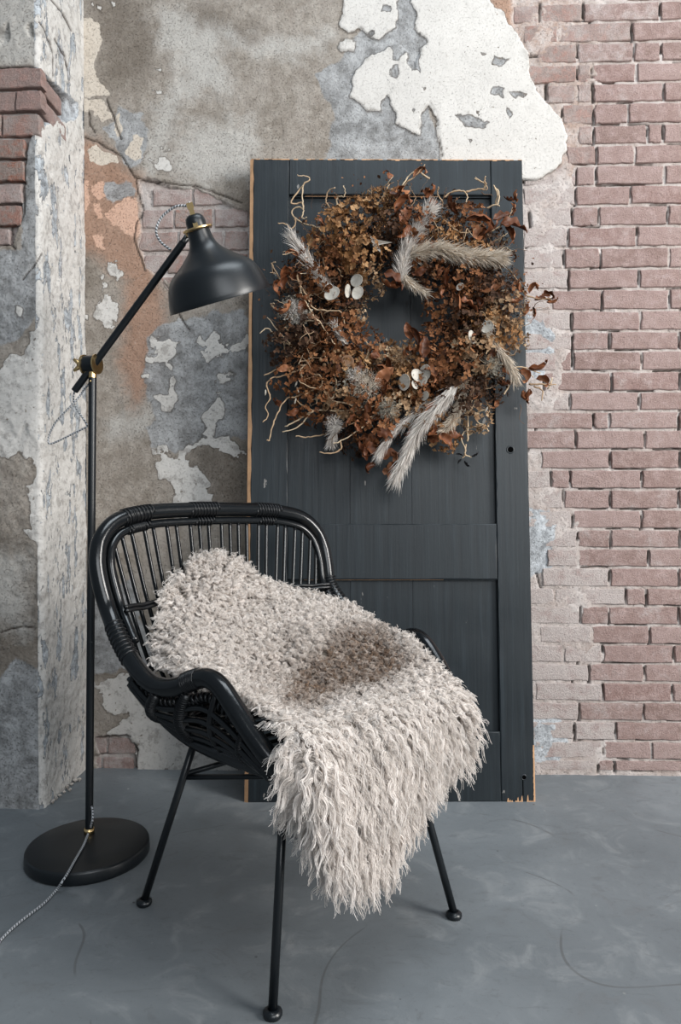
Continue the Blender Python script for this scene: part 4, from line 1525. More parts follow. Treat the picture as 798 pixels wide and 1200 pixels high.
    hc.add_curves([npt] * m)
    hc.points.foreach_set('position', pts.astype(np.float32).ravel())
    rad = np.tile(np.linspace(1.0, .42, npt), m).reshape(m, npt) * (.00066 + .0003 * R.rand(m))[:, None]
    ra = hc.attributes.get('radius') or hc.attributes.new('radius', 'FLOAT', 'POINT')
    ra.data.foreach_set('value', rad.astype(np.float32).ravel())
    for nm2, arr, dom in (('tint', np.clip(cl(lock_t) * .75 + R.rand(m) * .35, 0, 1), 'CURVE'), ('brown', cl(brown_l), 'CURVE')):
        a_ = hc.attributes.new(nm2, 'FLOAT', dom)
        a_.data.foreach_set('value', arr.astype(np.float32).ravel())
    a_ = hc.attributes.new('along', 'FLOAT', 'POINT')
    a_.data.foreach_set('value', np.tile(np.linspace(0, 1, npt), m).astype(np.float32))
    hc.materials.append(M_WOOL)
    o_ = link('fleece', hc, skin, kind='stuff')
    return o_


make_fleece()

# ------------------------------------------------------------------ wreath of dried flowers hung on the door
wc = DP(466, 370)
wc = Vector((wc.x, 0, wc.z))
wreath = link('dried_flower_wreath', None, None, 'large wreath of dried brown hydrangea, pampas plumes and twigs on the black door', 'wreath')
WM = DM @ Matrix.Translation(wc)
wreath.matrix_world = WM


def WP(px_, py_, h_=0.05):
    q = DP(px_, py_, h_)
    return q - wc


def petal_mat(name, stops, rough=.75, trans=.25, leafy=False):
    s = NT(name)
    t = s.attr('tone')
    if leafy:
        t = s.math('ADD', t, s.math('MULTIPLY', s.math('SUBTRACT', s.n('ShaderNodeObjectInfo').outputs['Random'], .55), .8))
    c = s.ramp(t, stops)
    nz = s.noise(s.obj(), 180, 3, .6)
    c = s.mix(s.math('MULTIPLY', nz, .5), c, s.mix(.5, c, (0.02, 0.012, 0.008)))
    s.put(s.b.inputs['Base Color'], c)
    s.b.inputs['Roughness'].default_value = rough
    s.b.inputs['Specular IOR Level'].default_value = .25
    tr = s.n('ShaderNodeBsdfTranslucent')
    s.put(tr.inputs[0], c)
    mx = s.n('ShaderNodeMixShader')
    mx.inputs[0].default_value = trans
    s.t.links.new(s.b.outputs[0], mx.inputs[1])
    s.t.links.new(tr.outputs[0], mx.inputs[2])
    s.t.links.new(mx.outputs[0], s.out.inputs[0])
    return s.m


MH = {
    'rust': petal_mat('rust_petals', [(0, (0.06, 0.022, 0.010)), (.5, (0.20, 0.075, 0.028)), (1, (0.36, 0.17, 0.075))]),
    'amber': petal_mat('amber_petals', [(0, (0.10, 0.045, 0.018)), (.5, (0.30, 0.145, 0.055)), (1, (0.50, 0.31, 0.16))]),
    'tan': petal_mat('tan_petals', [(0, (0.13, 0.075, 0.040)), (.5, (0.36, 0.22, 0.12)), (1, (0.58, 0.44, 0.29))]),
    'dark': petal_mat('dark_petals', [(0, (0.018, 0.010, 0.007)), (.5, (0.065, 0.032, 0.018)), (1, (0.17, 0.085, 0.045))]),
    'moss': petal_mat('grey_lichen', [(0, (0.16, 0.145, 0.115)), (.5, (0.36, 0.33, 0.27)), (1, (0.60, 0.56, 0.48))]),
}
M_LEAF = petal_mat('copper_leaf', [(0, (0.075, 0.024, 0.011)), (.5, (0.24, 0.085, 0.036)), (1, (0.44, 0.20, 0.10))], .42, .2, True)
M_TWIG = petal_mat('pale_twig', [(0, (0.20, 0.12, 0.07)), (.5, (0.42, 0.29, 0.18)), (1, (0.62, 0.50, 0.35))], .7, 0)
M_TWIGD = petal_mat('dark_twig', [(0, (0.03, 0.016, 0.010)), (.5, (0.11, 0.060, 0.035)), (1, (0.26, 0.15, 0.085))], .8, 0)
M_PLUME = petal_mat('pampas_plume', [(0, (0.42, 0.34, 0.26)), (.5, (0.70, 0.61, 0.50)), (1, (0.88, 0.81, 0.72))], .8, .4)
M_PLUMEW = petal_mat('pale_pampas_plume', [(0, (0.50, 0.45, 0.41)), (.5, (0.76, 0.71, 0.66)), (1, (0.90, 0.87, 0.83))], .8, .4)
M_POD = petal_mat('silvery_seed_pod', [(0, (0.45, 0.41, 0.34)), (.5, (0.66, 0.62, 0.55)), (1, (0.80, 0.77, 0.71))], .4, .3)
RW = random.Random(21)


class PB:
    """small faces with a tone per vertex"""

    def __init__(s):
        s.v, s.f, s.t = [], [], []

    def add(s, v, f, tone):
        b = len(s.v)
        s.v += v
        s.f += [tuple(i + b for i in q) for q in f]
        s.t += [tone] * len(v)

    def mesh(s, name, mat, smooth=True):
        me_ = np_mesh(name, s.v, s.f, mat, smooth)
        add_attr(me_, 'tone', np.array(s.t))
        return me_


def rvec(r):
    while True:
        v = Vector((r.uniform(-1, 1), r.uniform(-1, 1), r.uniform(-1, 1)))
        if .05 < v.length < 1:
            return v.normalized()


def petal(pb, c, n_, d, L, W, tone, cup=.35):
    sdir = n_.cross(d).normalized()
    tip = c + d * L + n_ * L * cup
    midp = c + d * L * .55 - n_ * L * .06
    pb.add([c, midp + sdir * W + n_ * W * cup, tip, midp - sdir * W + n_ * W * cup, midp], [(0, 4, 1), (4, 2, 1), (0, 3, 4), (4, 3, 2)], tone)


def head_mesh(seed, nfl=95, R_=.055):
    r = random.Random(seed)
    pb = PB()
    for _ in range(nfl):
        d = rvec(r)
        d.y = -abs(d.y) * 1.1 + .15
        d.normalize()
        lump = 1 + .18 * math.sin(5 * d.x + seed) * math.cos(6 * d.z + seed)
        c = Vector((d.x * R_, d.y * R_ * .75, d.z * R_)) * lump * r.uniform(.72, 1.04)
        n_ = (d + rvec(r) * .55).normalized()
        t = n_.orthogonal().normalized()
        b = n_.cross(t)
        a0_ = r.uniform(0, 6.28)
        tone = min(1, max(0, r.gauss(.5, .22)))
        L = r.uniform(.006, .0105)
        for k in range(4):
            if r.random() < .12:
                continue
            a = a0_ + k * 1.57 + r.uniform(-.2, .2)
            petal(pb, c, n_, t * math.cos(a) + b * math.sin(a), L * r.uniform(.8, 1.15), L * r.uniform(.36, .52), min(1, max(0, tone + r.uniform(-.12, .12))), r.uniform(-.25, .7))
    return pb


HV = {}
for kname in ('rust', 'amber', 'tan', 'dark', 'moss'):
    HV[kname] = [head_mesh(31 * k + len(kname)).mesh('flower_head', MH[kname]) for k in range(3)]
HEADS = [
    (395, 275, 32, 'amber'), (372, 300, 24, 'rust'), (416, 256, 26, 'amber'), (424, 302, 28, 'amber'), (385, 328, 24, 'rust'), (432, 330, 20, 'tan'), (445, 238, 20, 'amber'), (348, 338, 18, 'dark'),
    (360, 388, 30, 'dark'), (400, 398, 26, 'rust'), (380, 430, 28, 'rust'), (350, 442, 24, 'rust'), (336, 404, 24, 'dark'), (412, 430, 22, 'amber'), (432, 408, 20, 'rust'), (452, 424, 20, 'tan'), (474, 424, 22, 'amber'),
    (500, 432, 26, 'rust'), (532, 430, 30, 'rust'), (556, 414, 26, 'tan'), (582, 398, 24, 'amber'), (590, 366, 24, 'tan'), (570, 345, 24, 'dark'), (600, 398, 18, 'tan'), (545, 380, 26, 'dark'), (518, 362, 24, 'rust'),
    (545, 328, 22, 'rust'), (582, 322, 22, 'dark'), (508, 332, 18, 'rust'), (502, 300, 22, 'rust'), (482, 268, 24, 'rust'), (458, 298, 18, 'dark'), (456, 262, 22, 'dark'), (522, 276, 18, 'amber'), (548, 262, 22, 'rust'),
    (425, 470, 26, 'rust'), (398, 470, 24, 'tan'), (368, 472, 26, 'rust'), (440, 500, 26, 'rust'), (418, 520, 18, 'dark'), (472, 478, 24, 'tan'), (502, 486, 22, 'amber'), (540, 460, 26, 'dark'), (572, 452, 22, 'dark'),
    (556, 488, 20, 'tan'), (520, 512, 18, 'amber'), (345, 366, 17, 'moss'), (426, 462, 18, 'moss'), (452, 486, 18, 'moss'), (405, 452, 15, 'moss'), (410, 350, 20, 'dark'), (398, 372, 22, 'rust'), (416, 372, 16, 'tan'),
    (512, 398, 20, 'rust'), (490, 320, 16, 'dark'), (572, 290, 20, 'dark'), (598, 345, 16, 'rust'), (575, 430, 16, 'moss'), (555, 300, 20, 'amber'), (470, 450, 22, 'amber'), (392, 492, 20, 'dark'), (530, 255, 16, 'dark'),
    (400, 300, 24, 'rust'), (570, 378, 22, 'amber'), (488, 455, 20, 'rust'), (355, 320, 18, 'rust')]
for x_, y_, rp, kk in HEADS:
    o = link('flower_head', HV[kk][RW.randrange(3)], wreath)
    rr = math.hypot(x_ - 466, y_ - 370)
    hh = .055 + .035 * max(0, 1 - abs(rr - 95) / 65) + RW.uniform(-.012, .012)
    o.location = WP(x_, y_, hh)
    sc_ = rp / 388 / .055 * 1.12
    o.scale = (sc_, sc_, sc_)
    o.rotation_euler = (RW.uniform(-.4, .4), RW.uniform(0, 6.28), RW.uniform(-.4, .4))

# dark tangle that fills the body of the wreath
pb = PB()
for _ in range(5200):
    th = RW.uniform(0, 6.283)
    rr = RW.gauss(.255, .060)
    if rr < .125:
        continue
    c = Vector((math.cos(th) * rr * .98, -.012 - abs(RW.gauss(.030, .025)), math.sin(th) * rr * 1.02))
    if c.y < -.10:
        c.y = -.08
    n_, L = rvec(RW), RW.uniform(.006, .016)
    petal(pb, c, n_, n_.orthogonal().normalized(), L, L * .4, min(1, max(0, RW.gauss(.42, .28))), RW.uniform(-.4, .6))
link('dried_filler', pb.mesh('dried_filler', MH['dark']), wreath, kind='stuff')
pb = PB()
for _ in range(2600):
    th = RW.uniform(0, 6.283)
    rr = RW.gauss(.250, .065)
    if rr < .13:
        continue
    c = Vector((math.cos(th) * rr * .98, -.055 - abs(RW.gauss(.022, .022)), math.sin(th) * rr * 1.02))
    n_, L = rvec(RW), RW.uniform(.004, .011)
    petal(pb, c, n_, n_.orthogonal().normalized(), L, L * .4, min(1, max(0, RW.gauss(.5, .28))), RW.uniform(-.4, .6))
link('dried_filler', pb.mesh('dried_filler', MH['rust']), wreath, kind='stuff')
# wound vine hoop
for k in range(5):
    P = []
    for i in range(90):
        th = 2 * math.pi * i / 90
        ph = th * (7 + k) + k * 1.3
        r_c = .235 + .045 * math.cos(ph)
        P.append(Vector((math.cos(th) * r_c, -.045 + .035 * math.sin(ph), math.sin(th) * r_c)))
    m = MB().tube(P, .0035, 6, closed=True)
    me_ = np_mesh('vine', m.v, m.f, M_TWIGD, True)
    add_attr(me_, 'tone', np.full(len(m.v), .4))
    link('vine', me_, wreath)


# curly twigs
def twig(P3, r0, r1, mat, tone, name='twig', sub=5, wob=.0016, sides=6):
    P = smooth_path(P3, sub)
    P = [p + Vector((RW.uniform(-wob, wob), RW.uniform(-wob, wob), RW.uniform(-wob, wob))) for p in P]
    rad = [r0 + (r1 - r0) * i / (len(P) - 1) for i in range(len(P))]
    rad = [x * RW.uniform(.85, 1.25) for x in rad]
    m = MB().tube(P, rad, sides)
    me_ = np_mesh(name, m.v, m.f, mat, True)
    add_attr(me_, 'tone', np.array([min(1, max(0, tone + .25 * i / len(m.v))) for i in range(len(m.v))]))
    return link(name, me_, wreath)


kA = lambda pts: K(300, 190, 4.433, pts)
kB = lambda pts: K(460, 190, 3.99, pts)
kC = lambda pts: K(300, 370, 4.433, pts)
kD = lambda pts: K(460, 370, 3.99, pts)
kE = lambda pts: K(280, 180, 2.1, pts)
TW = [
    (kA([(370, 500), (355, 420), (340, 350), (260, 325), (205, 290), (185, 255), (215, 235), (245, 245), (240, 290), (265, 290)]), .03, .08),
    (kA([(205, 290), (200, 330), (180, 348), (155, 322), (115, 315)]), .06, .08),
    (kA([(245, 245), (235, 210), (180, 212), (245, 120), (280, 88), (255, 72), (212, 68)]), .06, .09),
    (kA([(245, 120), (240, 170), (245, 245)]), .08, .07),
    (kA([(430, 290), (420, 230), (425, 180), (455, 180), (462, 150), (452, 122)]), .04, .08),
    (kA([(390, 300), (380, 240), (362, 200), (375, 150), (410, 135)]), .04, .09),
    (kA([(430, 290), (460, 265), (480, 255), (492, 275)]), .05, .07), (kA([(700, 250), (650, 200), (615, 170), (580, 148)]), .06, .08),
    (kA([(520, 290), (530, 240), (548, 195)]), .05, .09), (kA([(640, 360), (650, 300), (630, 330)]), .05, .08),
    (kA([(205, 570), (230, 640), (260, 690), (300, 760), (370, 770), (440, 780), (458, 840)]), .10, .12),
    (kA([(230, 640), (240, 700), (290, 780), (330, 842)]), .10, .12), (kA([(165, 680), (150, 640), (110, 580), (85, 530), (100, 520)]), .05, .08),
    (kA([(140, 800), (100, 760), (78, 738), (95, 735)]), .05, .08),
    (kB([(225, 240), (235, 190), (210, 150), (215, 115)]), .05, .10), (kB([(240, 165), (280, 140), (330, 135), (350, 160), (340, 195)]), .07, .10),
    (kB([(340, 140), (400, 125), (440, 128), (430, 100), (385, 72)]), .07, .10), (kB([(440, 105), (430, 90), (435, 68)]), .09, .10),
    (kB([(480, 200), (490, 150), (472, 110)]), .07, .10), (kB([(440, 215), (480, 200), (500, 205)]), .07, .09), (kB([(20, 150), (60, 100), (110, 60), (150, 10)]), .06, .11),
    (kB([(400, 330), (470, 320), (540, 260), (560, 215)]), .08, .09), (kB([(540, 500), (590, 560), (620, 620), (700, 640), (740, 640)]), .06, .09),
    (kB([(240, 270), (300, 320), (350, 330), (400, 300), (440, 270)]), .10, .12), (kB([(490, 420), (520, 380), (545, 350)]), .06, .09), (kB([(500, 430), (495, 380), (520, 340)]), .06, .09),
    (kC([(370, 140), (300, 200), (250, 260), (180, 300), (120, 318), (85, 320), (55, 360), (75, 420), (50, 470), (62, 520), (35, 552)]), .07, .09),
    (kC([(350, 180), (380, 260), (410, 310), (415, 370), (395, 430), (350, 380), (380, 365)]), .10, .11),
    (kC([(400, 400), (330, 380), (260, 400), (200, 425), (160, 430), (120, 490), (90, 560), (70, 640), (58, 645)]), .08, .10),
    (kC([(230, 260), (260, 260), (270, 300), (330, 310), (340, 360), (300, 375), (220, 340)]), .11, .12), (kC([(240, 320), (230, 280), (250, 260)]), .11, .12),
    (kC([(580, 490), (440, 495), (300, 495), (230, 570), (140, 605)]), .09, .08), (kC([(300, 495), (250, 470), (205, 440)]), .09, .09), (kC([(300, 495), (220, 540), (150, 575)]), .09, .08),
    (kC([(630, 510), (540, 590), (440, 650), (400, 665)]), .10, .10), (kC([(440, 650), (440, 690), (400, 715), (330, 710)]), .09, .09), (kC([(380, 610), (320, 625), (260, 630), (205, 625)]), .06, .07),
    (kC([(170, 255), (110, 275), (40, 312)]), .06, .07), (kC([(265, 190), (180, 160), (110, 110), (60, 65), (20, 90)]), .06, .08), (kC([(240, 180), (160, 130), (60, 10)]), .06, .08),
    (kC([(185, 265), (150, 190), (140, 140), (60, 130)]), .06, .07), (kC([(300, 0), (350, 60), (410, 150)]), .11, .12), (kC([(390, 440), (480, 460), (560, 490), (650, 450)]), .10, .11),
    (kC([(540, 270), (580, 200), (580, 150), (560, 120)]), .09, .10), (kC([(190, 150), (240, 40), (330, 30), (400, 60)]), .09, .10),
    (kD([(480, 290), (540, 255), (600, 240), (690, 268)]), .07, .08), (kD([(560, 240), (620, 275), (660, 285)]), .07, .08), (kD([(640, 320), (700, 320), (765, 322)]), .06, .07), (kD([(660, 330), (700, 350), (695, 400)]), .06, .06),
    (kD([(740, 320), (745, 290)]), .06, .06), (kD([(735, 322), (725, 340)]), .06, .06), (kD([(520, 370), (545, 320), (560, 290)]), .08, .08), (kD([(450, 540), (430, 510), (410, 515), (350, 530), (320, 570), (340, 620)]), .06, .07),
    (kD([(350, 590), (355, 470), (370, 400), (380, 340)]), .07, .09), (kD([(340, 400), (330, 350), (350, 300), (380, 340), (330, 410), (300, 390)]), .09, .10), (kD([(440, 440), (400, 450), (385, 470), (400, 500), (450, 520)]), .08, .08),
    (kD([(345, 600), (340, 650), (370, 660)]), .04, .03), (kD([(340, 650), (325, 665)]), .04, .03), (kD([(500, 300), (520, 290), (480, 330), (440, 340), (400, 350)]), .08, .08),
    (kE([(345, 120), (360, 95), (372, 75)]), .08, .08), (kE([(470, 60), (430, 45), (400, 80)]), .08, .09), (kE([(600, 90), (605, 75), (580, 62)]), .08, .09), (kE([(635, 130), (640, 100), (628, 80)]), .08, .09),
    (kE([(600, 230), (640, 210), (660, 195)]), .06, .07), (kE([(620, 250), (650, 230), (668, 240)]), .06, .07)]
for pts2, h0_, h1_ in TW:
    P3 = [WP(x_, y_, h0_ + (h1_ - h0_) * i / (len(pts2) - 1)) for i, (x_, y_) in enumerate(pts2)]
    twig(P3, .0027, .0015, M_TWIG, RW.uniform(.25, .75))
# wiry tangle (uncountable)
m = MB()
tones = []
for _ in range(420):
    th = RW.uniform(0, 6.283)
    rr = RW.gauss(.270, .065)
    p = Vector((math.cos(th) * rr, -RW.uniform(.03, .10), math.sin(th) * rr))
    if rr < .14:
        continue
    d = (Vector((math.cos(th), -.2, math.sin(th))) * RW.uniform(-.2, 1.0) + rvec(RW) * .9).normalized()
    P = [p]
    for i in range(RW.randrange(4, 9)):
        d = (d + rvec(RW) * .55).normalized()
        q = P[-1] + d * RW.uniform(.007, .014)
        q.y = min(q.y, -.008)
        if math.hypot(q.x, q.z) < .115:
            break
        P.append(q)
    if len(P) < 3:
        continue
    b4 = len(m.v)
    r0 = RW.uniform(.0006, .0012)
    m.tube(P, [r0 * (1 - .5 * i / len(P)) for i in range(len(P))], 4, caps=False)
    tones += [min(1, max(0, RW.gauss(.55, .3)))] * (len(m.v) - b4)
m_dark, t_dark = m, tones
me_ = np_mesh('twig_tangle', m.v, m.f, M_TWIGD, True)
add_attr(me_, 'tone', np.array(tones))
link('twig_tangle', me_, wreath, kind='stuff')
m = MB()
tones = []
for _ in range(190):
    th = RW.uniform(-1.6, 4.0) if RW.random() < .35 else RW.uniform(2.6, 6.4)
    rr = RW.gauss(.29, .05)
    p = Vector((math.cos(th) * rr, -RW.uniform(.06, .11), math.sin(th) * rr))
    if rr < .17:
        continue
    d = (Vector((math.cos(th), -.1, math.sin(th))) * .5 + rvec(RW)).normalized()
    ax_ = rvec(RW)
    P = [p]
    for i in range(RW.randrange(6, 12)):
        d = (Matrix.Rotation(RW.uniform(.2, .9) * RW.choice([1, 1, -1]), 3, ax_) @ d).normalized()
        q = P[-1] + d * RW.uniform(.006, .013)
        q.y = min(q.y, -.02)
        if math.hypot(q.x, q.z) < .135 or math.hypot(q.x, q.z) > .40:
            break
        P.append(q)
    if len(P) < 4:
        continue
    b4 = len(m.v)
    m.tube(smooth_path(P, 2), .0010, 4, caps=False)
    tones += [min(1, max(0, RW.gauss(.4, .3)))] * (len(m.v) - b4)
me_ = np_mesh('curly_twigs', m.v, m.f, M_TWIG, True)
add_attr(me_, 'tone', np.array(tones))
link('curly_twigs', me_, wreath, kind='stuff')
# fine seedy sprays along the outer edge
m = MB()
tones = []
for _ in range(150):
    th = RW.uniform(0, 6.283)
    p = Vector((math.cos(th) * .29, -RW.uniform(.03, .09), math.sin(th) * .30))
    d = (Vector((math.cos(th), -.1, math.sin(th))) + rvec(RW) * .7).normalized()
    L = RW.uniform(.05, .10)
    e = p + d * L
    e.y = min(e.y, -.010)
    b4 = len(m.v)
    m.tube([p, p.lerp(e, .5) + rvec(RW) * .004, e], [.0009, .0008, .0005], 4, caps=False)
    for k in range(9):
        a = p.lerp(e, .35 + .65 * k / 9)
        q = a + (d + rvec(RW) * 1.1).normalized() * RW.uniform(.006, .013)
        m.tube([a, q], [.0005, .0004], 3, caps=False)
        s_ = .0014
        m.add([q + Vector((s_, 0, 0)), q + Vector((0, s_, 0)), q + Vector((0, 0, s_ * 1.4)), q - Vector((s_, 0, 0)), q - Vector((0, s_, 0)), q - Vector((0, 0, s_ * 1.4))],
              [(0, 1, 2), (1, 3, 2), (3, 4, 2), (4, 0, 2), (1, 0, 5), (3, 1, 5), (4, 3, 5), (0, 4, 5)])
    tones += [min(1, max(0, RW.gauss(.5, .3)))] * (len(m.v) - b4)
me_ = np_mesh('seed_spray', m.v, m.f, M_TWIGD, True)
add_attr(me_, 'tone', np.array(tones))
link('seed_spray', me_, wreath, kind='stuff')


# pampas plumes
def plume(pts2, h0_, h1_, w0, n_, mat, lab=None, spread=.55, blen=.035):
    P = smooth_path([WP(x_, y_, h0_ + (h1_ - h0_) * i / (len(pts2) - 1)) for i, (x_, y_) in enumerate(pts2)], 8)
    pb = PB()
    N_ = len(P)
    blen *= 1.3
    w0 *= 1.3
    for k in range(int(n_ * 1.3)):
        t = RW.random()
        i = min(N_ - 2, int(t * (N_ - 1)))
        p = P[i].lerp(P[i + 1], t * (N_ - 1) - i)
        tg = (P[i + 1] - P[i]).normalized()
        o_ = rvec(RW)
        o_ = (o_ - tg * o_.dot(tg)).normalized()
        env = math.sin(math.pi * min(1, .12 + t * .80)) ** .7
        d = (tg + o_ * spread * RW.uniform(.2, 1.2)).normalized()
        L = blen * RW.uniform(.5, 1.15)
        W = RW.uniform(.0006, .0013)
        p = p + o_ * w0 * env * RW.uniform(0, .35)
        sdir = d.cross(rvec(RW)).normalized()
        q1 = p + d * L * .5 + o_ * L * .05
        d2 = (d + Vector((0, 0, -.25)) + rvec(RW) * .25).normalized()
        q2 = q1 + d2 * L * .5
        pb.add([p - sdir * W, p + sdir * W, q1 + sdir * W * .9, q1 - sdir * W * .9, q2], [(0, 1, 2, 3), (3, 2, 4)], min(1, max(0, RW.gauss(.55, .25))))
    o_ = link('plume', pb.mesh('plume', mat), wreath)
    if lab:
        o_['label'] = lab
    m = MB().tube(P, [.0016] * len(P), 6)
    me_ = np_mesh('plume_stem', m.v, m.f, M_TWIG, True)
    add_attr(me_, 'tone', np.full(len(m.v), .6))
    link('plume_stem', me_, o_)


plume([(398, 355), (378, 330), (362, 308), (345, 282)], .09, .11, .014, 900, M_PLUMEW, spread=.42, blen=.040)
plume([(470, 330), (474, 300), (486, 275), (504, 246)], .10, .12, .020, 1300, M_PLUMEW, spread=.7)
plume([(480, 300), (510, 292), (545, 300), (588, 302)], .11, .13, .026, 2000, M_PLUME, 'wide fluffy beige plume', spread=.95, blen=.034)
plume([(500, 260), (488, 290), (470, 320), (500, 345)], .09, .10, .016, 700, M_PLUME, spread=.7, blen=.026)
plume([(535, 452), (512, 478), (490, 505), (466, 556)], .12, .12, .017, 1600, M_PLUMEW, 'long white plume hanging at the bottom', spread=.45, blen=.046)
plume([(505, 468), (480, 490), (462, 505), (446, 530)], .10, .10, .009, 600, M_PLUMEW, spread=.35, blen=.038)
plume([(562, 384), (578, 402), (592, 420), (602, 440)], .11, .12, .010, 700, M_PLUME, spread=.4, blen=.034)
plume([(408, 408), (400, 395), (394, 384)], .11, .12, .007, 320, M_PLUMEW, spread=.4, blen=.024)
plume([(545, 440), (540, 470), (530, 492), (520, 505)], .09, .10, .018, 700, M_PLUME, spread=.8, blen=.026)
plume([(400, 500), (392, 505), (388, 520)], .08, .08, .012, 350, M_PLUMEW, spread=.9, blen=.022)


# tufts of lichen
def tuft(x_, y_, h_, rr, n_, mat, name='tuft'):
    c = WP(x_, y_, h_)
    pb = PB()
    for _ in range(n_):
        d = rvec(RW)
        d.y = -abs(d.y)
        p = c + Vector((d.x, d.y * .6, d.z)) * rr * RW.uniform(.2, .85)
        W = .00045
        sdir = d.cross(rvec(RW)).normalized()
        q1 = p + (d + rvec(RW) * .9).normalized() * .007
        q2 = q1 + (d + rvec(RW) * 1.3).normalized() * .007
        pb.add([p - sdir * W, p + sdir * W, q1 + sdir * W, q1 - sdir * W, q2], [(0, 1, 2, 3), (3, 2, 4)], min(1, max(0, RW.gauss(.6, .25))))
    link(name, pb.mesh(name, mat), wreath)


for a in ((345, 366, .10, .044, 800, M_PLUMEW), (428, 452, .12, .055, 900, M_PLUME), (416, 440, .12, .030, 300, M_PLUMEW), (470, 418, .11, .038, 500, MH['tan']), (455, 480, .12, .034, 500, MH['moss']),
          (392, 497, .10, .030, 350, M_PLUMEW), (576, 428, .11, .030, 350, MH['moss']), (572, 384, .11, .022, 250, M_PLUMEW), (407, 432, .12, .016, 160, MH['moss'])):
    tuft(*a)


# leaves
def leaf_mesh(seed, lobed=False):
    r = random.Random(seed)
    nl, nw = 12, 5
    v, f, t = [], [], []
    curl, fold, tw = r.uniform(-2.2, 2.4), r.uniform(.3, 1.25), r.uniform(-1.8, 1.8)
    kx = r.uniform(.05, .13)
    for i in range(nl):
        u = i / (nl - 1)
        w_ = (math.sin(math.pi * u ** .8) ** .8) * .30 + .004
        if lobed:
            w_ *= 1 + .45 * math.cos(u * 20)
        for j in range(nw):
            x = (j / (nw - 1) - .5) * 2
            a = curl * u * u
            X_ = x * w_ * math.cos(fold * abs(x))
            Y_ = -abs(x) * w_ * math.sin(fold) + kx * math.sin(u * (14 + seed % 9) + x * 2.5) * abs(x)
            zz = u
            yy = Y_ + math.sin(a) * u * .55
            zz = u * math.cos(a * .6)
            c_, s_ = math.cos(tw * u), math.sin(tw * u)
            v.append(Vector((X_ * c_ - yy * s_, X_ * s_ + yy * c_, zz)))
            t.append(.35 + .5 * abs(x) * r.uniform(.5, 1) + (.15 if j == 2 else 0) - .3 * (i % 2) * .4)
    for i in range(nl - 1):
        for j in range(nw - 1):
            a = i * nw + j
            f.append((a, a + 1, a + nw + 1, a + nw))
    # back face for real thickness
    n0 = len(v)
    v += [p + Vector((0, .012, 0)) for p in v]
    t += t
    f += [tuple(i + n0 for i in q[::-1]) for q in f]
    me_ = np_mesh('leaf', v, f, M_LEAF, True)
    add_attr(me_, 'tone', np.clip(np.array(t), 0, 1))
    return me_


LV = [leaf_mesh(k * 7 + 1, k % 3 == 2) for k in range(9)]
LEAVES = [(484, 208, 22, 60), (476, 232, 24, 110), (497, 222, 22, -40), (492, 243, 26, -80), (463, 250, 30, 80), (469, 262, 26, 50), (478, 262, 24, -110), (505, 232, 18, -60), (464, 232, 20, 100),
          (606, 237, 20, 150), (604, 234, 18, 200), (600, 252, 18, 60), (586, 262, 34, -10), (592, 266, 28, -40), (578, 258, 30, 10), (545, 258, 36, 20), (552, 268, 34, -30), (536, 252, 30, 150), (560, 276, 28, 10),
          (524, 336, 26, 110), (530, 344, 28, -35), (538, 352, 26, -20), (562, 342, 30, 20), (572, 340, 24, 30), (558, 350, 26, -40), (550, 362, 20, 160), (518, 350, 18, 120), (512, 326, 20, 100),
          (490, 404, 30, 110), (486, 412, 24, 150), (494, 420, 30, 70), (500, 428, 26, -70), (505, 436, 20, -90), (482, 398, 22, 120), (497, 410, 22, 80),
          (620, 344, 20, 70), (626, 352, 22, 0), (616, 356, 22, -90), (634, 348, 18, 30), (640, 354, 16, -20), (612, 342, 18, 160), (624, 360, 16, -60), (630, 340, 14, 100), (608, 350, 18, -120),
          (618, 432, 30, -15), (608, 434, 26, -30), (628, 444, 26, 5), (622, 456, 22, -140), (614, 458, 20, 220), (596, 446, 22, -110), (604, 438, 24, 160), (598, 452, 16, 100),
          (508, 485, 24, 120), (510, 500, 24, -110), (516, 508, 22, -60), (512, 498, 20, 200), (520, 512, 26, 10), (516, 515, 24, 170), (504, 492, 20, -130),
          (428, 526, 34, 15), (436, 534, 34, 170), (446, 536, 30, 20), (452, 546, 34, -15), (440, 545, 30, 190), (430, 540, 26, 140), (458, 530, 24, -30), (462, 548, 22, 0), (425, 520, 24, 30), (448, 552, 28, -10),
          (440, 452, 32, 40), (448, 440, 26, 60), (445, 465, 28, 50), (432, 470, 30, -130), (450, 458, 22, 70), (440, 428, 28, 10), (428, 430, 22, 170), (436, 420, 18, 40),
          (334, 340, 26, 130), (340, 352, 24, -90), (346, 346, 22, -30), (328, 346, 26, 160), (352, 352, 20, -60), (336, 360, 20, -120), (344, 330, 18, 100), (335, 332, 24, 110),
          (416, 486, 20, 200), (436, 492, 24, 30), (402, 410, 16, 60), (442, 510, 26, 10), (424, 506, 20, 150), (575, 420, 18, 60), (552, 400, 20, 100), (560, 460, 18, -100), (580, 470, 18, -60),
          (450, 320, 34, -25), (470, 335, 30, 195), (500, 315, 18, 200), (380, 270, 18, 100), (350, 300, 18, 130), (455, 210, 16, 80), (590, 300, 18, 30), (340, 430, 16, 190), (330, 470, 15, 200), (350, 480, 16, 220), (480, 500, 16, -80)]
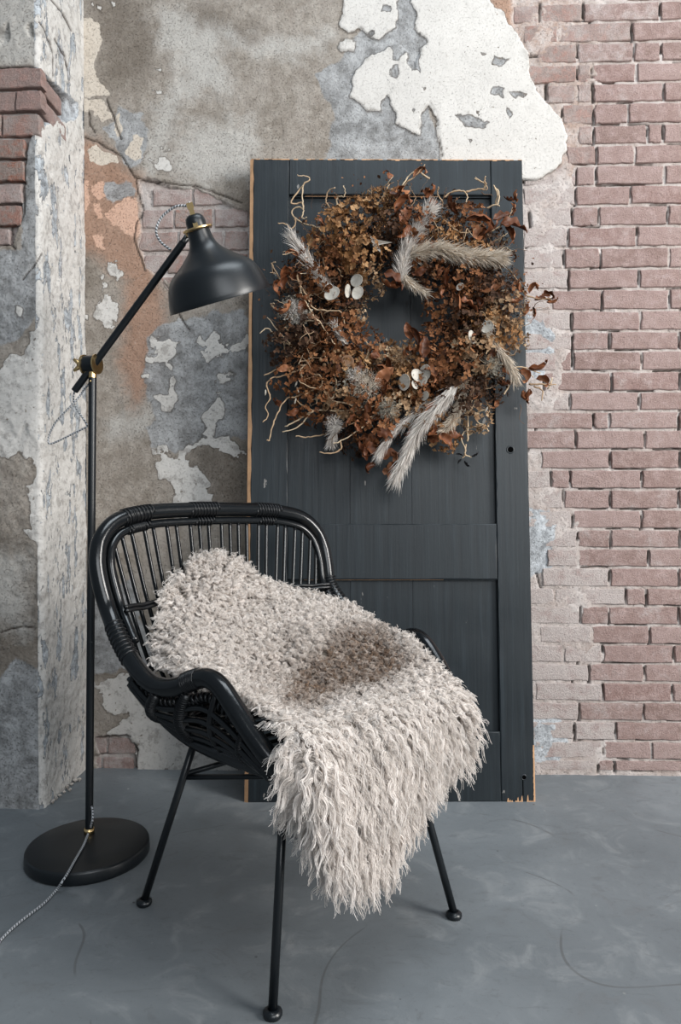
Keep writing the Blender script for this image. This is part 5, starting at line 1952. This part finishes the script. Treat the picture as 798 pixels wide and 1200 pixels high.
for k, (x_, y_, L, ang) in enumerate(LEAVES):
    o = link('leaf', LV[RW.randrange(9)], wreath)
    rr = math.hypot(x_ - 466, y_ - 370)
    hh = .115 if rr < 150 else .085
    o.location = WP(x_, y_, hh + RW.uniform(-.01, .012))
    a = math.radians(ang) + RW.uniform(-.2, .2)
    dirv = Vector((math.cos(a), RW.uniform(-.35, .1), math.sin(a))).normalized()
    nv_ = (Vector((0, -1, 0)) + rvec(RW) * .5)
    nv_ = (nv_ - dirv * nv_.dot(dirv)).normalized()
    xa = dirv.cross(nv_) * -1
    L_ = L / 388 * RW.uniform(.85, 1.05)
    o.matrix_local = Matrix.Translation(o.location) @ Matrix(((xa.x, -nv_.x, dirv.x, 0), (xa.y, -nv_.y, dirv.y, 0), (xa.z, -nv_.z, dirv.z, 0), (0, 0, 0, 1))) @ Matrix.Scale(L_, 4)
# little dark leaves on the hanging sprig
MDL = petal_mat('black_leaf', [(0, (0.01, 0.01, 0.012)), (1, (0.035, 0.035, 0.04))])
dm = LV[1].copy()
dm.materials[0] = MDL
for x_, y_, L, ang in ((542, 534, 8, 140), (544, 540, 9, -80), (552, 535, 9, 0), (541, 538, 7, 200)):
    o = link('leaf', dm, wreath, label='tiny black leaf on a hanging sprig')
    o.matrix_local = Matrix.Translation(WP(x_, y_, .03)) @ Matrix.Rotation(-math.radians(ang - 90), 4, 'Y') @ Matrix.Scale(L / 388 * 1.2, 4)
# seed pods: thin silvery ovals with a raised rim
prof_pod = [(0, 0), (.6, .02), (.93, .05), (1.0, .09), (1.02, .06), (.95, 0), (.6, -.02), (0, -.03)]
mp = MB().lathe([(max(r, .01), h_) for r, h_ in prof_pod], (0, 0, 0), (0, -1, 0), 16)
mp.v = [Vector((p.x * .82, p.y, p.z)) for p in mp.v]
pod = np_mesh('seed_pod', mp.v, mp.f, M_POD, True)
add_attr(pod, 'tone', np.array([.35 + .5 * (abs(p.z) % .3) / .3 for p in mp.v]))
for x_, y_, L, rot, tilt in ((389, 344, 17, 70, .5), (418, 329, 16, -60, .5), (419, 343, 14, 30, .15), (407, 341, 14, 10, 1.1), (474, 448, 17, 10, .7), (489, 440, 15, -60, .4), (498, 437, 17, 20, .6), (494, 446, 14, 110, .5),
                             (553, 395, 14, -30, .7), (498, 464, 11, 60, .6), (571, 383, 14, 60, .3), (539, 336, 9, 70, .5), (486, 451, 10, 0, .6)):
    o = link('seed_pod', pod, wreath)
    o.location = WP(x_, y_, .128)
    s_ = L / 2 / 388 * 1.1
    o.scale = (s_, s_, s_)
    o.rotation_euler = (RW.uniform(-.3, .3), math.radians(rot), tilt * RW.choice([-1, 1]))
# pale pointed bract
m = MB()
a_, b_, c_ = WP(434, 276, .10), WP(460, 284, .12), WP(447, 297, .12)
m.add([a_, WP(443, 281, .112), b_, WP(444, 287, .108), c_, WP(436, 287, .10), WP(441, 284, .098)], [(0, 6, 1), (1, 6, 2), (2, 6, 3), (3, 6, 4), (4, 6, 5), (5, 6, 0)])
me_ = np_mesh('bract', m.v, m.f, M_POD, False)
add_attr(me_, 'tone', np.full(len(m.v), .7))
link('bract', me_, wreath)
# round seed beads and a scabious head
bead = MB().lathe([(.0001, -.0062), (.004, -.005), (.0062, 0), (.004, .005), (.0001, .0062)], (0, 0, 0), (0, 0, 1), 12)
bme = np_mesh('bead', bead.v, bead.f, MH['tan'], True)
add_attr(bme, 'tone', np.full(len(bead.v), .45))
for x_, y_ in ((392, 412), (399, 418), (396, 411), (405, 408), (380, 428), (390, 424), (376, 422), (374, 431), (402, 414)):
    o = link('bead', bme, wreath)
    o.location = WP(x_, y_, .118)
m = MB().lathe([(.0001, .004), (.010, .002), (.017, .0), (.019, .006), (.017, .009), (.013, .004), (.0001, .007)], WP(407, 424, .120), (.1, -1, .1), 24)
me_ = np_mesh('seed_head', m.v, m.f, M_TWIGD, True)
add_attr(me_, 'tone', np.full(len(m.v), .7))
link('seed_head', me_, wreath)
# grainy spike hanging under the long plume
pb = PB()
P = smooth_path([WP(496, 510, .08), WP(480, 530, .08), WP(466, 550, .075), WP(461, 568, .07)], 8)
for _ in range(520):
    t = RW.random()
    i = min(len(P) - 2, int(t * (len(P) - 1)))
    p = P[i].lerp(P[i + 1], RW.random()) + rvec(RW) * (.015 * (1.05 - t)) * RW.random()
    n_ = rvec(RW)
    petal(pb, p, n_, n_.orthogonal().normalized(), .005, .0022, min(1, max(0, RW.gauss(.55, .3))))
link('seed_spike', pb.mesh('seed_spike', MH['moss']), wreath)
P = smooth_path([WP(440, 285, .08), WP(446, 262, .09), WP(452, 240, .09), WP(462, 222, .085)], 8)
pb = PB()
for _ in range(700):
    t = RW.random()
    i = min(len(P) - 2, int(t * (len(P) - 1)))
    p = P[i].lerp(P[i + 1], RW.random()) + rvec(RW) * .018 * RW.random()
    n_ = rvec(RW)
    petal(pb, p, n_, n_.orthogonal().normalized(), .006, .0026, min(1, max(0, RW.gauss(.5, .3))))
link('seed_spike', pb.mesh('seed_spike', MH['amber']), wreath)
# catkins on the curly twigs
for x_, y_, rot in ((311, 460, .1), (347, 450, .4), (349, 457, -.3), (362, 423, 0), (386, 475, .8), (346, 470, .3), (570, 480, .5)):
    m = MB().lathe([(.0001, -.009), (.0022, -.006), (.0028, 0), (.0022, .006), (.0001, .009)], WP(x_, y_, .10), (math.sin(rot), -.2, math.cos(rot)), 8)
    me_ = np_mesh('catkin', m.v, m.f, M_POD, True)
    add_attr(me_, 'tone', np.full(len(m.v), .3))
    link('catkin', me_, wreath)

# crumbs of fallen plaster in the corner beside the pilaster
M_CRUMB = simple('plaster_crumb', (0.36, 0.33, 0.30), 0.9, nscale=90, nd=.002, var=.4)
rc_ = random.Random(9)
for k, (x_, y_) in enumerate(((66, 938), (70, 934), (75, 930), (79, 925), (84, 921), (88, 917), (62, 942), (93, 916), (82, 928))):
    p_ = PZ(x_, y_)
    r_c = rc_.uniform(.005, .010)
    v_ = [Vector((a, b, c)).normalized() * r_c * rc_.uniform(.6, 1.2) for a, b, c in ((1, 0, 0), (-1, 0, 0), (0, 1, 0), (0, -1, 0), (0, 0, 1), (0, 0, -1), (.7, .7, .5), (-.7, .6, .4), (.6, -.7, .5), (-.6, -.7, .4))]
    f_ = [(0, 6, 8), (6, 2, 7), (7, 1, 9), (8, 9, 3), (4, 8, 6), (4, 6, 7), (4, 7, 9), (4, 9, 8), (5, 0, 3), (5, 3, 1), (5, 1, 2), (5, 2, 0), (0, 2, 6), (0, 8, 3), (2, 1, 7), (1, 3, 9)]
    o = link('plaster_crumb', np_mesh('plaster_crumb', v_, f_, M_CRUMB, False), None, 'small grey crumb of plaster on the floor at the pilaster foot', 'debris', 'plaster crumbs at the pilaster foot')
    o.location = (p_.x, p_.y, -min(q.z for q in v_))
